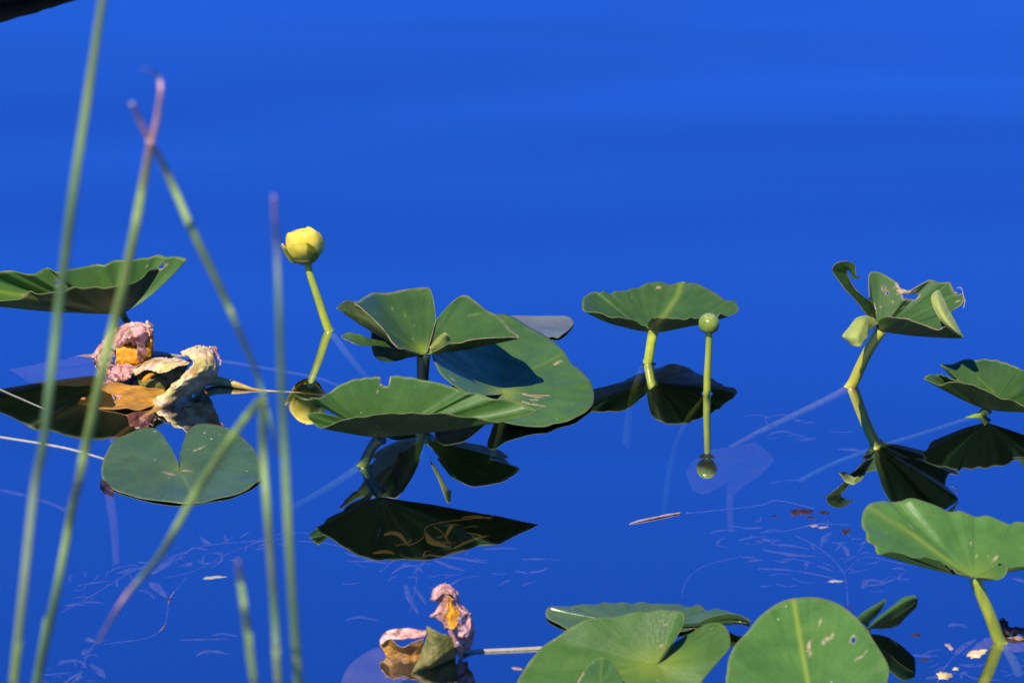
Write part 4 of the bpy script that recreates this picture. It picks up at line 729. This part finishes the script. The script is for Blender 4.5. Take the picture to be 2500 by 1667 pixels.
debris(1455, 1700, 10, 5, 'tan crumb under the bottom leaves', .15, 17, 'twig')
debris(412, 1462, 5, 4, 'black crumb on the kinked thread', .15, 18)
debris(400, 1531, 5, 4, 'lower black crumb on the kinked thread', .15, 19)

# dark rotten leaf at the foot of the tall stalk
t = thing('withered_leaf', 'blackened dead leaf behind the foot of the tall right stalk', 'dead leaf', P(2460, 1545, 0), G_DEAD)
patch('leaf_blade', t, [[(2436, 1512, 16), (2450, 1508, 22), (2470, 1526, 18), (2500, 1534, 12), (2540, 1530, 10)], [(2440, 1526, 10), (2456, 1526, 14), (2476, 1538, 12), (2504, 1544, 8), (2540, 1546, 6)], [(2446, 1546, 2), (2462, 1548, 3), (2480, 1550, 2), (2506, 1552, 1), (2540, 1558, 0)]], [M['debris'], M['debris']], crumple=.004, seed=41, ragged=.5)
t = thing('withered_leaf', 'pink drowned leaf at the lower right picture edge', 'dead leaf', P(2450, 1590, 0), G_DEAD)
patch('leaf_blade', t, [[(2350, 1600, -10), (2385, 1570, -6), (2425, 1552, -4), (2470, 1558, -2), (2540, 1540, -2)], [(2365, 1590, -12), (2395, 1578, -10), (2430, 1572, -8), (2475, 1572, -6), (2540, 1570, -4)], [(2380, 1590, -14), (2410, 1582, -12), (2440, 1584, -12), (2480, 1590, -10), (2540, 1590, -8)]], [M['pink'], M['drown']], crumple=.002, seed=42, ragged=.6)

# ------------------------------------------------------------------ pondweed under water
def weedleaf(parent, pts, wid, mat, name='leaf'):
    c = cr([P(*p) for p in pts], 6); n = len(c); V, F = [], []
    for i, p in enumerate(c):
        d = (c[min(i+1, n-1)]-c[max(i-1, 0)]).normalized(); s = d.cross(Vector((0, 0, 1))).normalized()
        s = (s + Vector((0, 0, .5*noise.noise(p*20)))).normalized()
        f = i/(n-1); wv = wid/2/S*(math.sin(math.pi*min(1, f*.93+.06))**.7)*1.15
        wv *= 1+.3*noise.noise(p*70)
        V += [p-s*wv, p+Vector((0, 0, -.0006)), p+s*wv]
    for i in range(n-1):
        q = i*3; F += [(q, q+1, q+4, q+3), (q+1, q+2, q+5, q+4)]
    return mesh_obj(name, V, F, mat, parent, solid=.0004)
def weed(label, base, blades, stems_, mat, rnd=None):
    t = thing('pondweed', label, 'pondweed', P(*base), 'pondweed under the surface')
    for pts, wd in stems_: stem(t, pts, wd, mat, name='stem', seg=6)
    for pts, wd in blades: weedleaf(t, pts, wd, mat)
    if rnd:
        x0, x1, y0, y1, h0, h1, n, sd_, ln, ang = rnd
        rg = random.Random(sd_)
        for k in range(n):
            x = rg.uniform(x0, x1); y = y0+(y1-y0)*((x-x0)/(x1-x0) if ang == 'up' else rg.random())
            if ang == 'up': y = y1+(y0-y1)*((x-x0)/(x1-x0))+rg.uniform(-26, 26)
            h = rg.uniform(h0*2.2, h1); l = rg.uniform(.4, 1)*ln; a = rg.gauss(0, .35) + (0 if rg.random() < .7 else 1.0) + (.25 if ang == 'up' else 0)
            bend = rg.uniform(-.3, .3)*l
            dx, dy = math.cos(a)*l, -math.sin(a)*l*.45
            weedleaf(t, [(x, y, h), (x+dx*.5-dy*bend/l, y+dy*.5+bend*.5, h+rg.uniform(-3, 3)), (x+dx, y+dy, h+rg.uniform(-8, 4))], rg.uniform(2, 5), mat)
weed('tangled pale pondweed right of centre below the ragged leaf reflection', (2000, 1350, 0),
    [([(1884, 1328, -8), (1930, 1331, -7), (1976, 1339, -9)], 8), ([(1862, 1341, -6), (1930, 1353, -4), (1993, 1357, -7)], 10), ([(1905, 1366, -10), (1940, 1364, -9), (1988, 1373, -12)], 4), ([(1850, 1387, -9), (1930, 1391, -5), (2011, 1405, -7), (2045, 1416, -4)], 9),
     ([(1775, 1280, -12), (1820, 1288, -10), (1864, 1287, -12)], 7), ([(1732, 1301, -12), (1760, 1294, -11), (1801, 1293, -12)], 6), ([(1804, 1318, -12), (1830, 1311, -10), (1870, 1308, -12)], 5), ([(1774, 1335, -12), (1752, 1330, -12), (1756, 1318, -12), (1772, 1312, -12)], 5),
     ([(2005, 1332, -10), (2012, 1312, -8), (2031, 1298, -8)], 9), ([(2037, 1346, -6), (2048, 1334, -5), (2062, 1322, -5)], 4), ([(2045, 1325, -10), (2066, 1340, -10), (2070, 1362, -12)], 12), ([(2100, 1330, -10), (2112, 1322, -9), (2124, 1316, -9)], 5),
     ([(2072, 1398, -9), (2090, 1394, -7), (2120, 1388, -8)], 5), ([(2110, 1428, -10), (2150, 1425, -10), (2196, 1408, -9)], 8), ([(2105, 1435, -12), (2120, 1415, -12), (2160, 1420, -12)], 14), ([(1960, 1380, -9), (1972, 1372, -9), (1966, 1390, -9)], 4), ([(1995, 1380, -10), (2010, 1384, -10), (2035, 1394, -12)], 8),
     ([(2245, 1456, -8), (2270, 1458, -8), (2298, 1459, -10)], 6), ([(2405, 1440, -8), (2440, 1452, -8), (2492, 1468, -10)], 12), ([(2316, 1528, -8), (2335, 1522, -8), (2362, 1530, -9)], 12)],
    [([(1856, 1299, -3), (1916, 1296, -2), (1959, 1287, -1), (2002, 1279, -1), (2074, 1281, -3)], 3), ([(1942, 1307, -8), (1985, 1328, -4), (2031, 1361, -5)], 3.5), ([(2034, 1364, -8), (2060, 1400, -20), (2068, 1440, -30), (2070, 1480, -40)], 3), ([(2060, 1400, -16), (2110, 1360, -10), (2200, 1375, -8), (2280, 1385, -10)], 2.5)],
    M['weed'], (1760, 2300, 1265, 1450, -14, -7, 54, 3, 60, 'x'))
weed('faint drowned pondweed tuft left of the red stalk', (1920, 1040, 0), [([(2025, 1052, -14), (2050, 1054, -12), (2086, 1053, -14)], 6), ([(1958, 1075, -16), (1975, 1070, -14), (1992, 1072, -16)], 8), ([(2045, 1096, -12), (2090, 1098, -10), (2120, 1108, -12)], 7), ([(1870, 1062, -20), (1910, 1052, -16), (1950, 1062, -18)], 7), ([(1880, 1040, -18), (1870, 1020, -14), (1920, 1012, -12), (1950, 1032, -14)], 5), ([(1812, 1016, -14), (1850, 1012, -12), (1880, 1020, -12)], 3)],
    [([(1880, 1180, -20), (1920, 1172, -10), (1965, 1173, -10)], 3)], M['weed'], (1820, 1980, 1012, 1080, -30, -14, 10, 5, 50, 'x'))
weed('long pale pondweed trail crossing behind the reeds at lower left', (400, 1370, 0),
    [([(191, 1429, -14), (225, 1422, -12), (268, 1417, -12)], 7), ([(300, 1400, -10), (330, 1388, -8), (365, 1380, -10)], 9), ([(372, 1400, -10), (400, 1380, -8), (432, 1352, -10)], 18), ([(455, 1348, -8), (475, 1336, -6), (508, 1342, -8)], 5), ([(486, 1306, -14), (505, 1322, -10), (515, 1330, -10)], 9), ([(366, 1420, -8), (385, 1435, -8), (408, 1458, -12)], 18), ([(520, 1348, -7), (540, 1352, -6), (538, 1372, -8), (516, 1384, -8)], 5), ([(160, 1478, -14), (185, 1474, -13), (205, 1476, -14)], 10), ([(200, 1470, -14), (225, 1468, -12), (252, 1472, -14)], 10), ([(340, 1440, -8), (360, 1444, -8), (378, 1460, -9)], 8), ([(518, 1550, -10), (545, 1546, -8), (578, 1552, -10)], 6), ([(440, 1561, -10), (500, 1560, -9), (560, 1558, -12)], 4), ([(478, 1600, -6), (500, 1590, -4), (530, 1590, -4), (562, 1596, -10)], 7)],
    [([(150, 1495, -14), (230, 1450, -12), (313, 1400, -10), (372, 1377, -9), (447, 1349, -8), (506, 1331, -7), (596, 1322, -6), (700, 1313, -8)], 3), ([(400, 1410, -12), (470, 1395, -10), (560, 1350, -10), (690, 1300, -14)], 2.5)], M['weed'], (160, 720, 1300, 1440, -16, -8, 44, 8, 52, 'up'))
weed('pale pondweed clump in the lower left corner', (190, 1640, 0), [([(106, 1646, -6), (140, 1644, -5), (172, 1640, -7)], 10), ([(156, 1667, -8), (176, 1652, -6), (205, 1636, -7)], 9), ([(175, 1667, -8), (190, 1655, -6), (198, 1640, -8)], 10), ([(220, 1620, -10), (240, 1635, -10), (256, 1655, -12)], 16), ([(200, 1596, -8), (212, 1590, -6), (228, 1580, -8)], 10), ([(202, 1562, -5), (215, 1560, -4), (235, 1566, -6)], 12), ([(196, 1610, -8), (206, 1622, -8), (210, 1630, -8)], 8), ([(140, 1622, -10), (165, 1612, -9), (200, 1614, -10)], 7), ([(70, 1668, -8), (100, 1660, -8), (120, 1667, -8)], 8)], [([(190, 1667, -14), (205, 1620, -10), (228, 1575, -8), (260, 1560, -8)], 3)], M['weed'], (110, 270, 1590, 1680, -20, -8, 8, 9, 40, 'x'))
weed('pale pondweed spray below the reflection of the boat shaped leaf', (1000, 1370, 0),
    [([(840, 1347, -10), (880, 1360, -9), (945, 1376, -10)], 8), ([(845, 1368, -12), (900, 1370, -10), (950, 1372, -12)], 5), ([(1050, 1355, -8), (1120, 1362, -7), (1190, 1374, -10)], 8), ([(1060, 1366, -10), (1100, 1382, -10), (1135, 1392, -12)], 12), ([(955, 1400, -12), (985, 1382, -10), (1020, 1380, -11)], 7), ([(1010, 1400, -12), (1020, 1386, -10), (1032, 1398, -12)], 8), ([(1100, 1428, -7), (1125, 1412, -6), (1170, 1404, -10)], 7), ([(1175, 1340, -10), (1220, 1338, -9), (1270, 1338, -12)], 4), ([(1275, 1364, -10), (1320, 1364, -9), (1370, 1366, -12)], 5), ([(990, 1425, -20), (1000, 1460, -18), (1022, 1500, -20)], 14), ([(1010, 1432, -18), (1028, 1455, -16), (1040, 1475, -18)], 10), ([(845, 1512, -10), (880, 1506, -9), (925, 1514, -11)], 6)],
    [([(720, 1320, -8), (790, 1325, -8), (860, 1340, -10)], 3), ([(1000, 1500, -30), (1015, 1430, -20), (1018, 1380, -12)], 3)], M['weed'], (820, 1300, 1340, 1440, -20, -8, 26, 12, 60, 'x'))
weed('golden pondweed seen inside the dark reflection of the boat shaped leaf', (1040, 1310, 0),
    [([(938, 1306, -6), (955, 1300, -5), (975, 1305, -5), (997, 1331, -7)], 12), ([(1108, 1338, -6), (1150, 1318, -4), (1195, 1306, -6)], 9), ([(1040, 1300, -8), (1055, 1322, -7), (1100, 1336, -8)], 14), ([(1088, 1310, -10), (1098, 1290, -8), (1108, 1278, -9)], 9), ([(910, 1350, -8), (940, 1345, -7), (965, 1352, -8)], 12), ([(1128, 1262, -10), (1165, 1260, -9), (1200, 1266, -10)], 5), ([(1140, 1300, -10), (1165, 1304, -9), (1185, 1312, -10)], 4)],
    [([(997, 1331, -6), (1020, 1322, -5), (1036, 1308, -5), (1045, 1284, -6), (1114, 1270, -8), (1206, 1261, -10)], 3.2), ([(1060, 1285, -8), (1080, 1300, -8), (1100, 1330, -6)], 3)], M['goldweed'], (960, 1180, 1280, 1350, -16, -6, 8, 14, 40, 'x'))
weed('pink pondweed scraps round the foot of the tall right stalk', (2380, 1590, 0), [([(2330, 1600, -6), (2352, 1578, -5), (2385, 1558, -5)], 14), ([(2230, 1598, -8), (2260, 1600, -7), (2292, 1600, -8)], 7), ([(2260, 1655, -10), (2290, 1650, -8), (2320, 1640, -8)], 12), ([(2340, 1620, -10), (2380, 1625, -9), (2430, 1612, -9)], 8), ([(2420, 1480, -8), (2450, 1470, -8), (2480, 1476, -8)], 8), ([(2472, 1410, -6), (2490, 1415, -6), (2520, 1432, -8)], 12)],
    [([(2330, 1600, -6), (2300, 1640, -10), (2280, 1690, -20)], 3), ([(2348, 1640, -10), (2380, 1655, -12), (2440, 1660, -14)], 3)], M['weed'], (2240, 2500, 1580, 1667, -20, -8, 16, 15, 60, 'x'))

# ------------------------------------------------------------------ log, far left corner
t = tag(stem(None, [(-900, 190, 5), (-500, 100, 8), (-200, 36, 10), (0, -14, 10), (190, -64, 8), (420, -130, 6), (700, -220, 4)], [150, 140, 128, 116, 108, 100, 60], M['bark'], name='log', bumpy=.06, seg=24), 'dark blurred log in the top left corner of the water', 'log')

# ------------------------------------------------------------------ reeds near the viewer
RY = -2.5
gr, gd, pk, gy, dk = (.32, .42, .08), (.15, .26, .08), (1.0, .50, .36), (.30, .36, .17), (.03, .055, .045)  # dk: dark bands painted on the blades for pieces of shadow
def reed(label, strands, base_x, Y=RY, nm='reed'):
    root = None
    px_m = (2500*LENS/SENS)/((PY(400, 900, Y)-CL).length)
    t = thing(nm, label, 'reed', (PY(base_x[0], base_x[1], Y).x, Y, 0), 'reeds standing in front')
    for (pts, wid, cols, part) in strands:
        w3 = []
        for i, (x, y) in enumerate(pts):
            if y == 'root':
                a, b = w3[-2], w3[-1]; d = (b-a).normalized(); k = (b.z+.25)/max(.2, -d.z); w3.append(b+d*k)
            else: w3.append(PY(x, y, Y+(i % 3)*.01))
        tube(part, w3, [q*.43/px_m for q in wid], M['reed'], t, tint=cols, seg=10, flat=.45, sub=10)
reed('tall straight reed running the whole picture height at far left', [([(262, -60), (250, 0), (215, 230), (179, 467), (160, 620), (140, 780), (122, 940), (104, 1090), (83, 1200), (58, 1430), (33, 1667), (15, 1830), (0, 'root')], [18, 20, 24, 27, 28, 28, 27, 26, 25, 26, 27, 27, 28],
    [gy, gr, gr, gd, gd, gd, gd, gd, gy, gy, gr, gr, gr], 'blade')], (0, 2200))
reed('reed with a forked pink tip and a side blade drooping to the right', [
    ([(366, 345), (366, 363), (346, 467), (331, 550), (301, 699), (276, 800), (253, 893), (226, 1017), (205, 1110), (191, 1180), (178, 1230), (165, 1300), (140, 1430), (112, 1560), (89, 1667), (60, 1830), (0, 'root')], [22, 22, 25, 26, 29, 29, 29, 29, 28, 26, 24, 25, 26, 27, 28, 28, 28],
        [pk, (.75, .42, .25), gr, gr, gr, gr, gr, gr, gr, dk, gr, gr, gd, gd, gd, gd, gd], 'blade'),
    ([(322, 252), (340, 292), (366, 345)], [14, 15, 16], [(.66, .5, .48), pk, pk], 'tip'),
    ([(351, 170), (372, 174), (386, 188), (392, 214), (384, 283), (369, 348)], [6, 9, 11, 13, 15, 17], [(.4, .38, .5), (.4, .38, .5), (.45, .4, .45), pk, pk, pk], 'tip'),
    ([(366, 352), (384, 372), (423, 456), (468, 560), (521, 669), (560, 753), (578, 797), (611, 872), (635, 937), (660, 1030), (680, 1110)], [16, 17, 22, 23, 22, 20, 18, 15, 13, 10, 6], [pk, (.6, .4, .3), gr, gr, gr, gr, dk, gd, gd, gd, dk], 'side_blade')], (0, 2200), Y=RY+.12)  # last stretch of side blade stands in for its faint reflection; dk band is shadow
reed('slim reed with a faint pink tip left of the yellow flower', [([(668, 478), (671, 540), (676, 610), (681, 745), (686, 905), (693, 1065), (703, 1275), (716, 1490), (728, 1667), (740, 1850), (0, 'root')], [8, 13, 16, 18, 21, 23, 24, 25, 26, 26, 26],
    [pk, (.40, .3, .33), (.16, .2, .22), gd, gd, gd, gr, gd, gr, gr, gr], 'blade')], (700, 2200), Y=RY-.1)
reed('reed snapped over at the middle with its pink tip hanging down left', [
    ([(645, 978), (641, 1030), (643, 1109), (652, 1240), (661, 1367), (670, 1498), (679, 1667), (690, 1850), (0, 'root')], [20, 22, 22, 23, 23, 23, 24, 24, 24], [gr, gr, gr, gr, gy, gd, gy, gr, gr], 'blade'),
    ([(648, 966), (634, 978), (600, 1020), (566, 1067), (520, 1138), (477, 1204), (430, 1288), (387, 1359), (340, 1415), (298, 1468), (265, 1522), (238, 1569)], [16, 22, 24, 24, 25, 25, 25, 22, 19, 17, 14, 8], [gr, gr, gr, gr, gr, gr, gr, gd, gy, pk, (.4, .3, .35), pk], 'hanging_blade')], (700, 2200), Y=RY+.05)
reed('short reed stub with a pale blunt tip at the bottom', [([(581, 1368), (584, 1395), (588, 1423), (595, 1475), (602, 1528), (611, 1600), (620, 1667), (640, 1850), (0, 'root')], [10, 18, 20, 21, 22, 23, 24, 24, 24], [(.75, .45, .42), (.62, .55, .45), gr, gr, gr, gr, gr, gr, gr], 'blade')], (700, 2200), Y=RY-.15)
